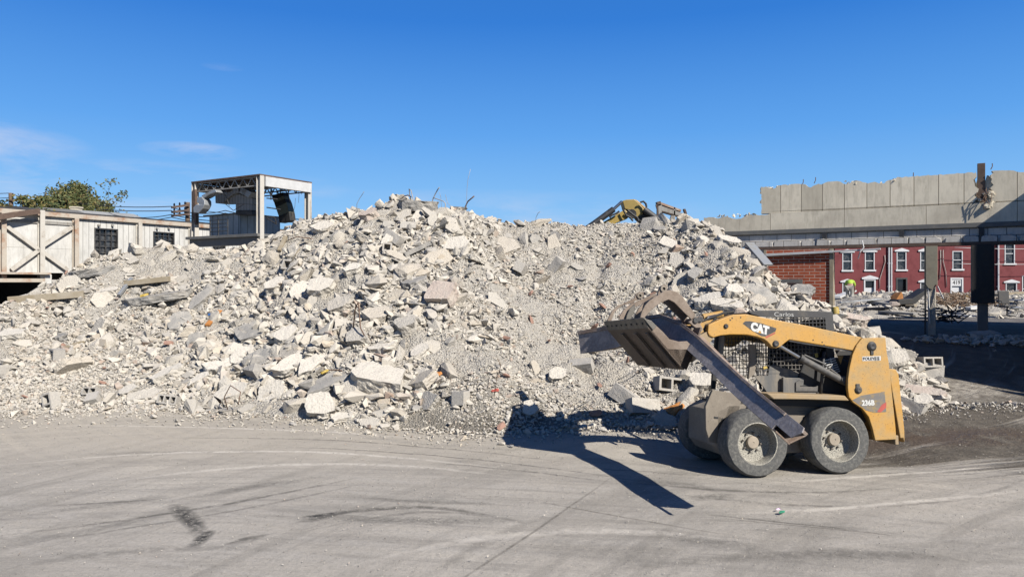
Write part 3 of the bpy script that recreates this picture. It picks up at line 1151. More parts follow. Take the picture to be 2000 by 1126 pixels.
# slabs and blocks one can pick out in the photograph: px, py, width px, thickness m, aspect, yaw, tip toward viewer, material, label
BIG = [
    (818, 404, 78, .26, .62, .1, .10, 'slab_grey', 'thick broad slab crowning the very top of the rubble heap'),
    (893, 484, 56, .22, .75, .15, .75, 'slab_pale', 'pale rectangular slab standing out below the right side of the heap summit'),
    (862, 580, 56, .34, .9, -.25, .75, 'slab_pink', 'squarish pinkish block tilted out at mid height in the heap centre'),
    (722, 424, 40, .26, .7, .5, .5, 'slab_pink', 'pink tinged chunk left of the heap summit'),
    (632, 448, 44, .2, .8, .2, .6, 'slab_pale', 'smooth pale slab near the left end of the main crest'),
    (505, 648, 92, .16, .62, .55, .55, 'slab_grey', 'large grey slab lying tilted on the lower left flank'),
    (512, 706, 58, .14, 1.1, .9, .7, 'slab_grey', 'dark grey slab leaning just below the large grey slab'),
    (648, 748, 92, .14, .5, .62, .45, 'slab_grey', 'long dark grey slab leaning at the foot of the heap'),
    (738, 742, 112, .30, .66, -.2, .42, 'slab_pale', 'biggest pale slab low in the heap centre beside the dark slab'),
    (632, 797, 58, .34, .85, .2, .9, 'slab_pale', 'squarish upright block at the heap foot below the dark slab'),
    (670, 816, 48, .07, .55, .45, .3, 'slab_pale', 'thin flat slab lying on the yard edge at the heap foot'),
    (533, 770, 62, .16, .85, .35, 1.05, 'slab_pale', 'upright pale plate leaning among blocks low on the left'),
    (612, 714, 74, .15, .45, .95, .6, 'slab_pale', 'long pale slab sloping up to the right above the dark slab'),
    (575, 712, 84, .16, .42, .9, .6, 'slab_pale', 'long narrow slab parallel to the long pale slab and left of it'),
    (738, 622, 56, .28, .8, .1, .5, 'chunk', 'grainy boulder like chunk in the middle of the heap'),
    (795, 640, 52, .34, .9, .3, .6, 'chunk', 'rounded boulder like chunk right of the grainy chunk'),
    (748, 685, 60, .22, .5, .35, .4, 'slab_pale', 'oblong slab bedded across the lower middle of the heap'),
    (820, 690, 42, .15, .7, .75, .55, 'slab_pale', 'tilted slab with a clean face right of the oblong slab'),
    (628, 566, 50, .32, .85, -.3, .7, 'slab_pale', 'angular block with a shaded left side on the left flank'),
    (590, 574, 46, .2, .8, .8, .9, 'slab_pale', 'block leaning against the angular block on the left flank'),
    (812, 555, 58, .16, .5, .3, .35, 'slab_grey', 'flat grey slab lying just above the pinkish block'),
    (760, 470, 46, .2, .35, 1.2, .8, 'slab_pale', 'narrow standing slab pointing up below the summit'),
    (1036, 803, 30, .22, 1.1, .3, 1.0, 'slab_pale', 'lone pale block standing at the heap foot left of the bucket shadow'),
    (1088, 738, 36, .22, .9, .1, .7, 'chunk', 'whitish boulder alone on the gravel slope'),
    (1372, 756, 52, .34, .8, -.45, .55, 'slab_pale', 'large square block just in front of the far front tyre'),
    (1432, 577, 34, .34, 1.0, .1, .5, 'slab_pale', 'rounded drum like chunk above the loader cab'),
    (1478, 580, 66, .12, .95, .2, .75, 'slab_grey', 'wide flat slab with scrape marks above the loader cab'),
    (1420, 600, 70, .16, .45, -.5, .45, 'slab_pale', 'long slab under the drum like chunk behind the lift arm'),
    (1385, 590, 56, .2, .6, 0, .4, 'slab_pale', 'broken slab end right behind the grapple top'),
    (1305, 478, 36, .16, .8, -.7, .7, 'slab_pale', 'white slab on the right shoulder below the crest'),
    (1424, 476, 42, .22, .6, -.5, .5, 'slab_pale', 'pale block lodged on the right end of the crest'),
    (1355, 540, 40, .2, .6, .9, .7, 'slab_grey', 'dark sided block on the right flank'),
    (1565, 570, 44, .12, .8, -.6, .6, 'slab_grey', 'grey plate at the right end of the slope by the brick wall'),
    (1663, 628, 62, .22, .45, -.4, .45, 'slab_pink', 'smooth buff slab lying behind the loader cab'),
    (1788, 768, 92, .14, .4, -.45, .35, 'slab_pink', 'long tan slab sliding down behind the loader rear'),
    (1745, 705, 46, .3, .9, .2, .7, 'chunk', 'ribbed chunk on top of the small rubble behind the loader rear'),
    (1800, 790, 36, .26, .9, .2, .5, 'slab_pale', 'squarish stone at the rubble foot behind the loader rear'),
    (300, 585, 130, .16, .4, .08, .12, 'slab_grey', 'broad flat slab jutting out of the left heap'),
    (215, 575, 40, .24, .7, .2, .35, 'slab_pale', 'white wedge shaped block under the broad flat slab'),
    (178, 534, 86, .18, .45, .2, .12, 'slab_grey', 'dark edged slab projecting near the top left of the heap'),
    (395, 585, 66, .14, .4, 1.0, .8, 'slab_grey', 'dark grey plate standing on edge on the left heap'),
    (350, 630, 46, .1, .9, .3, .9, 'slab_grey', 'light grey sheet of concrete facing out on the left heap'),
    (385, 672, 34, .1, 1.2, .2, 1.1, 'slab_grey', 'small upright grey plate at the junction of the two heaps'),
    (115, 660, 44, .12, .45, -.5, .4, 'slab_grey', 'small tilted grey slab low on the far left'),
    (25, 658, 56, .2, .6, 0, .35, 'slab_pale', 'pale block at the left edge of the picture'),
    (330, 735, 60, .22, .45, .55, .5, 'slab_pale', 'long chunk pointing up right on the lower left flank'),
    (430, 720, 60, .2, .55, .5, .5, 'slab_pale', 'flat topped block on the lower left flank'),
    (455, 775, 64, .28, .7, .5, .6, 'chunk', 'rough boulder low on the left flank'),
    (395, 745, 44, .22, .5, .7, .6, 'slab_pale', 'short slab leaning on the lower left flank'),
    (255, 770, 40, .22, .7, .1, .5, 'slab_pale', 'pale stone at the lower left foot of the heap'),
    (475, 700, 46, .24, .7, .9, .8, 'slab_pale', 'block wedged beneath the large grey slab'),
    (700, 665, 44, .3, .8, -.2, .8, 'chunk', 'angular chunk above the long pale slab'),
    (560, 660, 50, .26, .8, .6, .7, 'slab_pale', 'chunk beside the upper end of the large grey slab'),
    (668, 600, 48, .26, .7, .4, .7, 'chunk', 'shaded chunk in the left middle of the heap'),
    (540, 560, 44, .24, .7, .9, .6, 'slab_pale', 'leaning chunk on the upper left flank'),
    (690, 530, 40, .22, .7, .2, .6, 'slab_pale', 'chunk bedded in gravel under the pink tinged chunk'),
]
for (px, py, wpx, th, asp, yaw, tip, mk, lab) in BIG:
    p = on_heap(px, py)
    w = wpx / FPX * p.y * 1.05
    name = 'concrete_slab' if th / w < .42 else 'concrete_block'
    bm = slab_bm(w, w * asp, min(th, w * .8), rng, px * .01, rng.choice([6, 7, 8, 9]), .03)
    o = link(name, bm_mesh(name, bm, M[mk]), p + Vector((0, -.02, .02)), (0, 0, 0), 1)
    # faces the viewer by 'tip' radians, edge turned by yaw in the slab's own plane
    R = Matrix.Rotation(tip, 3, 'X') @ Matrix.Rotation(rng.uniform(-.25, .1), 3, 'Y') @ Matrix.Rotation(yaw, 3, 'Z')
    o.rotation_euler = R.to_euler()
    tag(o, lab, 'concrete slab' if name == 'concrete_slab' else 'concrete block')
    placed.append((p, w * .5))

# hollow blocks
cb = {}
for nm, (L, H, D, nco) in {'two': (.40, .20, .2, 2), 'three': (.42, .19, .2, 3), 'one': (.2, .2, .2, 1)}.items():
    mb = block_mb(L, H, D, nco)
    o = mb.build('cinder_block', M['block'])
    cb[nm] = o.data
    bpy.data.objects.remove(o)
mb = MB()
mb.rng((-.2, -.1, -.095), (.2, .1, .095))
bmx = bmesh.new()
o = mb.build('cinder_block', M['block'])
bmx.from_mesh(o.data)
bmesh.ops.triangulate(bmx, faces=bmx.faces)
rough_up(bmx, 4, .012, 5, 3)
bmx.to_mesh(o.data)
bmx.free()
o.data.shade_flat()
cb['solid'] = o.data
bpy.data.objects.remove(o)
BLK = [(1306, 757, 'two', .25, -.2, .15, 1.25, 'whitish hollow block with one open core facing out under the bucket'),
       (332, 787, 'three', -.10, -.35, .1, .85, 'hollow block with three open cores at the lower left heap foot'),
       (180, 770, 'two', -.1, -.35, .0, .7, 'hollow block with dark cores far down on the left'),
       (1222, 783, 'solid', -.7, -.3, .5, 1.3, 'grey block lying slanted under the bucket'),
       (1255, 800, 'solid', .3, -.3, .1, 1.3, 'small square block near the orange scrap'),
       (757, 490, 'one', .1, -.25, .1, 1.0, 'half block with an open core below the summit'),
       (770, 470, 'solid', -.6, -.4, .5, 1.1, 'shaded solid block tipped over below the summit'),
       (1800, 730, 'solid', -.25, -.2, .15, 1.7, 'grey solid block on the rubble behind the loader rear'),
       (1815, 712, 'two', .1, -.1, .0, 1.0, 'dark ended hollow block topmost behind the loader rear'),
       (1780, 800, 'solid', -.9, -.3, .3, 1.0, 'block end at the lowest corner of the rubble behind the loader'),
       (798, 448, 'solid', .05, -.5, 0, .9, 'block just under the crowning slab'),
       (1335, 700, 'solid', .2, -.2, .3, 1.2, 'half hidden block right of the bucket'),
       (565, 525, 'one', -.2, -.4, .1, 1.2, 'square block face on the upper left flank')]
for (px, py, k, yaw, tip, roll, sc, lab) in BLK:
    p = on_heap(px, py)
    o = link('cinder_block', cb[k], p + Vector((0, -.03, .06)), (tip, roll, yaw), sc)
    tag(o, lab, 'cinder block')
    placed.append((p, .2 * sc))


def scatter(n, smin, smax, pw, zfun, tries=60000):
    res = []
    k = 0
    while len(res) < n and k < tries:
        k += 1
        u = rng.uniform(-.74, .6)
        T = rng.random() ** .9 * 1.02
        by, cd_ = float(smooth_tab(_bY, np.array(u))), float(smooth_tab(_cD, np.array(u)))
        Y = by + (cd_ - by) * T
        X = u * Y
        c = zfun(u, T, X, Y)
        if rng.random() > c:
            continue
        s = smin + (smax - smin) * rng.random() ** pw
        p = Vector((X, Y, surf(X, Y)))
        if not free_spot(p, s * .5):
            continue
        placed.append((p, s * .5))
        res.append((p, s))
    return res


def zc(u, T, X, Y):
    c = float(coarse_zone(X, Y, np.array(u), np.array(T)))
    return c * c


for i, (p, s) in enumerate(scatter(300, .24, .62, 1.7, zc)):
    o = link('concrete_chunk', chunk_meshes[i % len(chunk_meshes)], p + Vector((0, 0, s * .03)),
             tilt_rot(heap_normal(p.x, p.y), rng.uniform(0, 6.28), .5), s * rng.uniform(.85, 1.05))
    tag(o, 'rough broken concrete chunk lying loose on the rubble heap', 'concrete chunk', 'loose concrete chunks all over the heap')
for i, (p, s) in enumerate(scatter(130, .3, .8, 1.8, zc)):
    o = link('concrete_plate', slab_meshes[i % len(slab_meshes)], p + Vector((0, 0, s * .015)),
             tilt_rot(heap_normal(p.x, p.y), rng.uniform(0, 6.28), .45), s)
    tag(o, 'flat broken piece of concrete slab lying loose on the rubble heap', 'concrete plate', 'loose flat slab pieces all over the heap')
for i, (p, s) in enumerate(scatter(9, .9, 1.1, 1.0, lambda u, T, X, Y: .6)):
    o = link('cinder_block', cb[rng.choice(['two', 'one', 'solid'])], p + Vector((0, -.02, .05)),
             (rng.gauss(-.3, .5), rng.gauss(0, .5), rng.uniform(-1.5, 1.5)), s)
    tag(o, 'loose building block half buried in the rubble heap', 'cinder block', 'loose building blocks half buried in the heap')
# brick bits
bm = hull_stone(18, (.2, .1, .07), rng, 1.0)
brick_me = bm_mesh('brick_piece', bm, plain('brick_red_bit', (.46, .27, .20), .9))
for i, (p, s) in enumerate(scatter(30, .6, 1.1, 1.0, lambda u, T, X, Y: .5)):
    o = link('brick_piece', brick_me, p + Vector((0, -.03, .05)), (rng.gauss(0, .6), rng.gauss(0, .6), rng.uniform(0, 6)), s)
    tag(o, 'small broken red brick piece lying in the pale rubble', 'brick', 'red brick pieces in the heap')

# rebar and wires sticking out
REB = [([(783, 388), (790, 383), (797, 381), (803, 385)], .014, 'rebar', 'rusty hooked bar at the left of the summit slab'),
       ([(802, 390), (800, 378), (799, 369), (803, 372), (805, 381), (807, 388)], .012, 'rebar_grey', 'pale bent bar looping up from the summit slab'),
       ([(845, 390), (850, 379), (855, 370), (858, 366)], .014, 'rebar_grey', 'pale upright bar right of the summit slab'),
       ([(846, 386), (855, 389), (866, 393), (870, 397)], .012, 'rebar_grey', 'thin bar bending right from the summit slab'),
       ([(909, 403), (914, 393), (920, 388), (926, 383)], .017, 'rebar', 'dark rusty bar poking up at the right of the summit'),
       ([(697, 398), (702, 388), (708, 379), (711, 374)], .007, 'rebar_grey', 'thin wire curving up on the left crest'),
       ([(911, 395), (912, 370), (914, 350), (919, 330)], .005, 'rebar_grey', 'tallest thin wire right of the summit'),
       ([(1046, 436), (1047, 424), (1051, 416), (1055, 413)], .006, 'rebar_grey', 'thin wire on the level crest right of the summit'),
       ([(862, 400), (861, 385), (858, 375)], .005, 'rebar_grey', 'short thin wire right of the pale upright bar'),
       ([(615, 730), (640, 722), (662, 722), (668, 724)], .011, 'rebar', 'rusty bar bowed above the dark slab'),
       ([(690, 640), (694, 600), (700, 590), (704, 640), (712, 655)], .013, 'rebar', 'rusty bars twisting out at the heap middle'),
       ([(1290, 690), (1275, 702), (1250, 720), (1205, 742)], .008, 'rebar_grey', 'bent wire hanging below the bucket'),
       ([(1120, 800), (1150, 782), (1165, 772)], .008, 'rebar_grey', 'wire tail leading to a pale stone on the gravel'),
       ([(965, 775), (970, 740), (978, 715), (972, 700)], .006, 'rebar', 'rust coloured wire on the gravel slope'),
       ([(445, 800), (438, 775), (450, 752), (470, 765), (465, 790)], .009, 'rebar', 'looped rusty wire on the low left boulder'),
       ([(1385, 600), (1420, 592), (1450, 605), (1500, 607)], .008, 'rebar_grey', 'loose wire draped over slabs behind the lift arm'),
       ([(870, 380), (874, 396), (880, 402)], .006, 'rebar_grey', 'curled thin wire near the summit right side'),
       ([(560, 470), (580, 462), (640, 470)], .012, 'rebar', 'rusty bar lying on the upper left flank'),
       ([(560, 530), (575, 500), (585, 485)], .016, 'wood', 'straight brown rod leaning on the upper left flank')]
def py_top(pts):
    return min(q[1] for q in pts) < 440 and max(q[1] for q in pts) in (pts[0][1], pts[-1][1])


for (pts, r, mk, lab) in REB:
    # curve stands at the distance of the heap where its lowest point enters it
    low = max(pts, key=lambda q: q[1])
    Yb = on_heap(low[0], low[1] + 3).y - .05
    P3 = [at(a, b, Yb - .06 * i) for i, (a, b) in enumerate(pts)]
    foot = max(P3, key=lambda q: -q.z)
    if py_top(pts):
        (P3.insert(0, foot - Vector((0, 0, .35))) if foot is P3[0] else P3.append(foot - Vector((0, 0, .35))))
    tag(MB().tube(P3, r, 6).build('rebar', M[mk], None, 0, True), lab, 'rebar')

# odds and ends
def plank(a, b, w, h, mat, name, lab, cat, lift=.05):
    p, q = on_heap(*a), on_heap(*b)
    p.z += lift
    q.z += lift
    tag(MB().bar(p, q, w, h).build(name, M[mat], None, .006), lab, cat)


plank((18, 590), (165, 578), .16, .15, 'wood', 'timber_beam', 'weathered timber beam lying level on the far left of the heap', 'timber')
plank((245, 565), (330, 556), .16, .12, 'wood', 'timber_beam', 'timber beam on the left heap beside the broad flat slab', 'timber', .14)
plank((232, 585), (257, 552), .07, .07, 'galv', 'metal_post', 'grey metal tube poking up steeply from the left heap', 'metal tube', .10)
plank((545, 498), (558, 470), .09, .07, 'wood', 'timber_board', 'brown board standing on the upper left flank', 'board', .1)
plank((1463, 494), (1500, 537), .22, .05, 'galv', 'sheet_metal_strip', 'bent sheet metal strip sliding down beside the brick wall', 'sheet metal', .22)
plank((405, 640), (430, 612), .1, .05, 'orange', 'timber_board', 'tan board leaning beside the large grey slab', 'board', .06)
plank((100, 690), (170, 668), .06, .05, 'wood', 'timber_lath', 'thin lath lying on the lower left slope', 'lath', .04)
plank((790, 505), (848, 478), .14, .09, 'slab_grey', 'concrete_post', 'slim concrete post lying below the summit', 'concrete post', .08)
for (px, py, w, mk, nm, lab, cat) in [
        (1322, 803, .40, 'orange', 'foam_scrap', 'crumpled orange foam scrap beside the far front tyre', 'scrap'),
        (282, 583, .28, 'yelscrap', 'foam_scrap', 'yellow scrap on the left heap', 'scrap'),
        (636, 730, .16, 'yelscrap', 'plastic_scrap', 'small yellow scrap in the gap above the dark slab', 'scrap'),
        (415, 617, .16, 'bluewrap', 'plastic_scrap', 'blue plastic scrap on the left heap', 'scrap'),
        (968, 768, .14, 'red', 'plastic_scrap', 'red scrap at the heap foot', 'scrap'),
        (854, 736, .20, 'orange', 'brick_lump', 'orange tinted lump right of the biggest pale slab', 'lump')]:
    p = on_heap(px, py)
    bm = hull_stone(14, (1, .6, .35), rng, .3)
    rough_up(bm, 2, .10, 4, px)
    tag(link(nm, bm_mesh(nm, bm, M[mk]), p + Vector((0, -.05, .05)), (.3, -.35, .2), w), lab, cat)
# two bits of litter on the yard
for (px, py, mk, lab) in [(1527, 1002, 'litter_green', 'small green bottle scrap lying on the open yard'), (1520, 996, 'litter_purple', 'tiny purple wrapper beside the green scrap on the yard')]:
    p = on_ground(px, py)
    m = plain(mk, (.05, .35, .2) if 'green' in mk else (.3, .08, .4), .4)
    bm = hull_stone(10, (1, .5, .4), rng, .4)
    tag(link('litter', bm_mesh('litter', bm, m), p + Vector((0, 0, .012)), (0, 0, .3), .085 if 'green' in mk else .05), lab, 'litter')
# ------------------------------------------------------------------ skid steer loader
YAW = math.radians(8.5)
K = Frame((4.125, 8.96, 0.0), math.pi + YAW, math.radians(4.6))        # local x = forward, local y = towards the viewer, z = up
L = K.empty('skid_steer_loader')
tag(L, 'dusty yellow skid steer loader with raised grapple bucket on four solid tyres', 'skid steer loader')
FR = K.hit(1480, 861, 1, 0).x                       # front axle ahead of the rear axle


def kp(pts, v):
    """photo outline -> points in the loader's vertical plane v metres in from the near tyre face"""
    return [K.hit(a, b, 1, -v) for a, b in pts]


def kz(pts, v):                                     # outline given in the 3.128x enlargement
    return kp([(1350 + a / 3.128, 580 + b / 3.128) for a, b in pts], v)


def plate(pts, th):
    return MB().prism(pts, (0, -th, 0))


# wheels
R_T = .413


def wheel(x, y, side):
    c = Vector((x, y, R_T))
    ax = (0, side, 0)                               # outer face direction
    prof = [(.255, -.305), (.36, -.305), (.395, -.29), (.411, -.26), (.413, -.15), (.411, -.05), (.402, -.016), (.388, 0), (.30, .004), (.264, 0), (.262, -.09)]
    mb = MB().lathe([(r, h) for r, h in prof], c, ax, 56, True)
    # chips and shallow grooves worn into the tread shoulder
    bmv = []
    for (px_, py_, pz_) in mb.v:
        d = Vector((px_ - c.x, 0, pz_ - c.z))
        r = d.length
        if r > .36:
            a = math.atan2(d.z, d.x)
            k = 1 - .010 * max(0, noise.noise((a * 5, py_ * 9, x))) - (.007 if (int((a + 10) * 14) % 2 and r < .412) else 0)
            d *= k
        bmv.append((c.x + d.x, py_, c.z + d.z))
    mb.v = bmv
    w = mb.build('wheel', M['rubber'], L, 0, 35)
    rim = MB().lathe([(.263, -.24), (.263, .0), (.250, .002), (.244, -.03), (.236, -.150), (.215, -.168), (.10, -.174), (.09, -.168), (.0001, -.168)], c, ax, 40)
    rim.build('rim', M['rim'], w, 0, 30)
    hb = MB().lathe([(.078, -.172), (.078, -.125), (.07, -.115), (.012, -.112), (.010, -.118), (.0001, -.118)], c, ax, 24)
    hb.build('hub', M['hub'], w, 0, 30)
    for i in range(8):
        a = i * math.pi / 4 + .2
        MB().lathe([(.013, -.175), (.013, -.146), (.0001, -.144)], c + Vector((math.cos(a) * .118, 0, math.sin(a) * .118)), ax, 6).build('wheel_bolt', M['bolt'], w)
    return w


wheel(FR, 0, 1)
wheel(0, 0, 1)
wheel(FR, -1.62, -1)
wheel(0, -1.62, -1)

# chassis
ch = MB()
ch.prism([(FR + .28, -.34, .22), (-.38, -.34, .24), (-.52, -.34, .42), (-.52, -.34, .80), (.1, -.34, .86), (FR + .20, -.34, .86), (FR + .36, -.34, .78), (FR + .38, -.34, .35)], (0, -.94, 0))
ch.build('chassis', M['dust'], L, .012)
MB().rng((.32, -.30, .36), (FR - .30, -.34, .70)).build('chassis_panel', M['dust'], L, .008)
for x in (0, FR):
    for y in (-.30, -1.32):
        MB().lathe([(.10, -.08), (.10, .08)], (x, y, R_T), (0, 1, 0), 20).build('axle_housing', M['dust'], L)
# front corner plate of the chassis
fp = plate(kz([(132, 566), (278, 588), (305, 640), (292, 700), (225, 770), (205, 905), (112, 882), (90, 805), (88, 668)], .34), .06)
fp.build('front_plate', M['dust'], L, .006)
MB().prism(kz([(140, 740), (165, 742), (165, 730), (140, 728)], .335), (0, -.01, 0)).add(*(lambda m: (m.v, m.f))(MB().prism(kz([(187, 750), (214, 754), (214, 742), (187, 738)], .335), (0, -.01, 0)))).build('plate_slots', M['dark'], L)
# fender ledge running above the wheels
fl = plate(kz([(462, 588), (600, 590), (940, 601), (968, 632), (700, 624), (505, 622)], .06), .34)
fl.build('fender', M['yellow_dusty'], L, .012)
rb = plate(kz([(505, 622), (968, 632), (1040, 690), (1070, 760), (1030, 780), (880, 672), (520, 662)], .26), .10)
rb.build('fender_recess', M['dark'], L)

# rear towers (near and far) carrying the lift arm pivots
TW = [(1045, 250), (1188, 246), (1195, 330), (1208, 400), (1250, 800), (1254, 868), (1125, 874), (1108, 800), (1085, 730), (1045, 680), (990, 642), (965, 610), (957, 560), (958, 500), (968, 430), (985, 355), (1012, 292)]
tw = plate(kz(TW, .09), .05).build('tower', M['yellow'], L, .008)
for (a, b, r) in ((1102, 300, .052), (1020, 565, .040)):
    c = kz([(a, b)], .09)[0]
    MB().lathe([(r * 1.2, -.01), (r * 1.2, .012), (r, .02), (r * .7, .03), (r * .35, .03), (.0001, .022)], c, (0, 1, 0), 18).build('pivot_pin', M['black'], tw, 0, 30)
c = kz([(1102, 328)], .09)[0]
MB().rng((c.x - .02, c.y, c.z - .05), (c.x + .02, c.y + .014, c.z + .03)).build('pin_lock', M['black'], tw, .003)
c = kz([(1018, 538)], .09)[0]
MB().rng((c.x - .02, c.y, c.z - .05), (c.x + .03, c.y + .014, c.z + .02)).build('pin_lock', M['black'], tw, .003)


def near_text(txt, size, px, py, v, mat, name, parent, bold=.0, rot=0.0, shear=0.0, sx=1.0):
    c = K.hit(px, py, 1, -v)
    ca, sa = math.cos(rot), math.sin(rot)
    return text_mb(txt, size, lambda x, y, z: (c.x - (x * sx * ca - y * sa), c.y + z, c.z + (x * sx * sa + y * ca)), .0015, bold, shear).build(name, mat, parent, fixn=False)


# worn black decal with the model number, dealer sticker
plate(kz([(985, 628), (1040, 600), (1182, 576), (1192, 700), (1120, 705), (1068, 690), (1030, 660)], .0875), .002).build('decal_patch', M['decal_grey'], tw)
near_text('236B', .090, 1695.5, 786.5, .085, M['letter'], 'model_lettering', tw, .004, 0, 0, .95)
plate(kz([(1135, 700), (1165, 655), (1192, 640), (1192, 672), (1160, 702)], .0865), .002).build('decal_red_flash', M['red'], tw)
plate(kz([(1046, 362), (1158, 359), (1158, 386), (1046, 389)], .0875), .002).build('dealer_sticker', M['white'], tw)
near_text('FOLEY', .050, 1697, 700, .085, M['decal'], 'dealer_lettering', tw, .0015, 0, 0, 1.15)
c = kz([(1135, 373)], .085)[0]
mbq = MB()
for dx, dz in ((-.02, .011), (.02, .011), (-.02, -.013), (.02, -.013)):
    mbq.rng((c.x + dx - .014, c.y, c.z + dz - .009), (c.x + dx + .014, c.y + .002, c.z + dz + .009))
mbq.build('dealer_mark', M['decal'], tw)
tf = plate(kz(TW, .09), .05)
tf.v = [(x, y - 1.36, z) for x, y, z in tf.v]
tf.build('tower', M['yellow'], L, .008)
# rear door and bumper between the towers
x0 = kz([(1190, 300)], .3)[0].x
rd = MB().prism([(x0 - .02, -.14, .40), (x0 - .06, -.14, .40), (x0 - .08, -.14, .34), (x0 - .085, -.14, .5), (x0 - .045, -.14, 1.22), (x0 - .01, -.14, 1.28), (x0 + .10, -.14, 1.30)], (0, -1.3, 0))
rd.build('rear_door', M['yellow'], L, .02)
x1 = kz([(1252, 850)], .14)[0].x
MB().rng((x1 - .02, -.12, .32), (x1 + .03, -1.45, .44)).build('rear_bumper', M['yellow_dusty'], L, .01)
# engine bay between the towers
MB().prism([(.45, -.40, .84), (-.50, -.40, .84), (-.56, -.40, 1.36), (-.30, -.40, 1.44), (-.02, -.40, 1.44), (.20, -.40, 1.40)], (0, -.82, 0)).build('engine_bay', M['dark'], L, .02)
# radiator fan grille seen under the arm
fan = MB()
for i in range(7):
    a = kz([(812 + i * 2, 388 + i * 15)], .36)[0]
    b = kz([(878 + i * 5, 372 + i * 13)], .36)[0]
    fan.bar(a, b, .012, .012)
fan.bar(kz([(850, 372)], .355)[0], kz([(870, 460)], .355)[0], .012, .012)
fan.build('fan_grille', M['white'], L)
plate(kz([(892, 358), (930, 358), (913, 410)], .33), .004).build('inner_gusset', M['yellow'], L)
plate(kz([(880, 325), (1000, 330), (970, 420), (958, 520), (965, 600), (880, 596), (905, 520), (912, 430), (895, 360)], .42), .01).build('inner_panel', M['dark'], L)

# lift arms
ARM = [(105, 168), (180, 134), (255, 106), (335, 103), (480, 132), (700, 172), (1045, 246), (1030, 262), (1008, 295), (988, 326), (860, 303), (600, 259), (572, 280), (545, 303), (515, 312), (490, 300), (470, 275), (446, 256), (400, 240), (340, 229), (240, 228), (180, 234), (135, 246), (112, 236), (102, 215)]
ar = plate(kz(ARM, .12), .13).build('lift_arm', M['yellow'], L, .01)
for (a, b, r) in ((212, 177, .030), (516, 284, .042)):
    c = kz([(a, b)], .12)[0]
    MB().lathe([(r, -.01), (r, .01), (r * .7, .022), (r * .3, .022), (.0001, .016)], c, (0, 1, 0), 16).build('arm_pin', M['black'], ar, 0, 30)
bh = MB()
for (a, b) in ((250, 128), (302, 124), (238, 140), (745, 262), (800, 275), (812, 292)):
    c = kz([(a, b)], .12)[0]
    bh.lathe([(.010, -.004), (.010, .002), (.0001, .002)], c, (0, 1, 0), 8)
bh.build('arm_holes', M['dark'], ar)
plate(kz([(314, 160), (330, 147), (358, 146), (430, 160), (522, 190), (514, 210), (452, 240), (430, 238), (360, 196)], .1185), .0025).build('decal_patch', M['decal'], ar)
plate(kz([(452, 243), (512, 214), (514, 222), (460, 250)], .118), .0025).build('decal_red_flash', M['red'], ar)
near_text('CAT', .136, 1484.5, 642, .116, M['letter'], 'brand_lettering', ar, .010, math.radians(-15), -.12, .90)
plate(kz([(398, 214), (420, 201), (432, 222)], .1155), .002).build('brand_triangle', M['yellow'], ar)
fa = plate(kz(ARM, .12), .13)
fa.v = [(x, y - 1.25, z) for x, y, z in fa.v]
fa.build('lift_arm', M['yellow'], L, .01)
# hydraulic hose line under the arm
MB().tube(kz([(598, 264), (700, 282), (800, 297), (900, 314), (985, 330)], .19), .012, 8).build('hose', M['white'], L)
MB().tube(kz([(105, 240), (88, 225), (78, 195), (92, 170), (120, 160), (150, 132)], .2), .014, 8).build('hose', M['dark'], L)
MB().tube(kz([(60, 150), (90, 138), (130, 122), (200, 96), (260, 88)], .5), .016, 8).build('hose', M['dark'], L)
# near lift cylinder
P0, P1, P2 = kz([(540, 298), (660, 368), (942, 520)], .22)
cy = MB().tube([P0, P1], .024, 14).build('cylinder_rod', M['chrome'], L, 0, 40)
MB().tube([P1 + (P1 - P2) * .0, P2], .046, 16).build('cylinder_barrel', M['cyl'], L, 0, 40)
MB().tube([P1, P1 + (P2 - P1) * .07], .054, 16).build('cylinder_gland', M['black'], L, 0, 40)
a, b = kz([(690, 352), (905, 480)], .2)
MB().tube([a, (a + b) / 2 + Vector((0, .02, .03)), b], .012, 8).build('cylinder_pipe', M['cyl'], L)
c = kz([(925, 505)], .22)[0]
MB().lathe([(.05, -.06), (.05, .06)], c, (0, 1, 0), 16).build('cylinder_eye', M['cyl'], L, .004)
# tilt cylinder stub at the front
a, b = kz([(70, 124), (190, 104)], .75)
MB().tube([a, b], .05, 12).build('tilt_cylinder', M['yellow'], L, 0, 40)
a, b = kz([(98, 130), (150, 118)], .68)
MB().tube([a, b], .03, 10).build('tilt_rod', M['chrome'], L, 0, 40)

# cab
cab = MB()
VC = .44
top = plate(kz([(345, 88), (402, 81), (650, 80), (865, 90), (868, 128), (700, 124), (470, 122), (420, 116), (372, 104)], VC), .03).build('cab_roof_rail', M['black'], L, .004)
near_text('Carlos', .078, 1531, 613.8, VC - .002, M['letter'], 'chalk_lettering', top, -.001, math.radians(-1), 0, 1.35)
post = MB()
post.prism(kz([(818, 124), (868, 124), (876, 215), (868, 330), (872, 560), (835, 560), (830, 330)], VC), (0, -.03, 0))
post.build('cab_rear_post', M['black'], L, .004)
MB().prism(kz([(355, 285), (395, 290), (400, 400), (390, 470), (350, 500), (360, 400)], VC), (0, -.05, 0)).build('cab_front_post', M['dust'], L, .006)
MB().prism(kz([(150, 240), (178, 240), (165, 400), (150, 560), (125, 560)], 1.22), (0, -.05, 0)).build('cab_front_post', M['dark'], L, .006)
MB().prism(kz([(180, 236), (205, 236), (200, 330), (180, 420), (160, 420)], VC), (0, -.05, 0)).build('cab_front_post', M['greypanel'], L, .006)
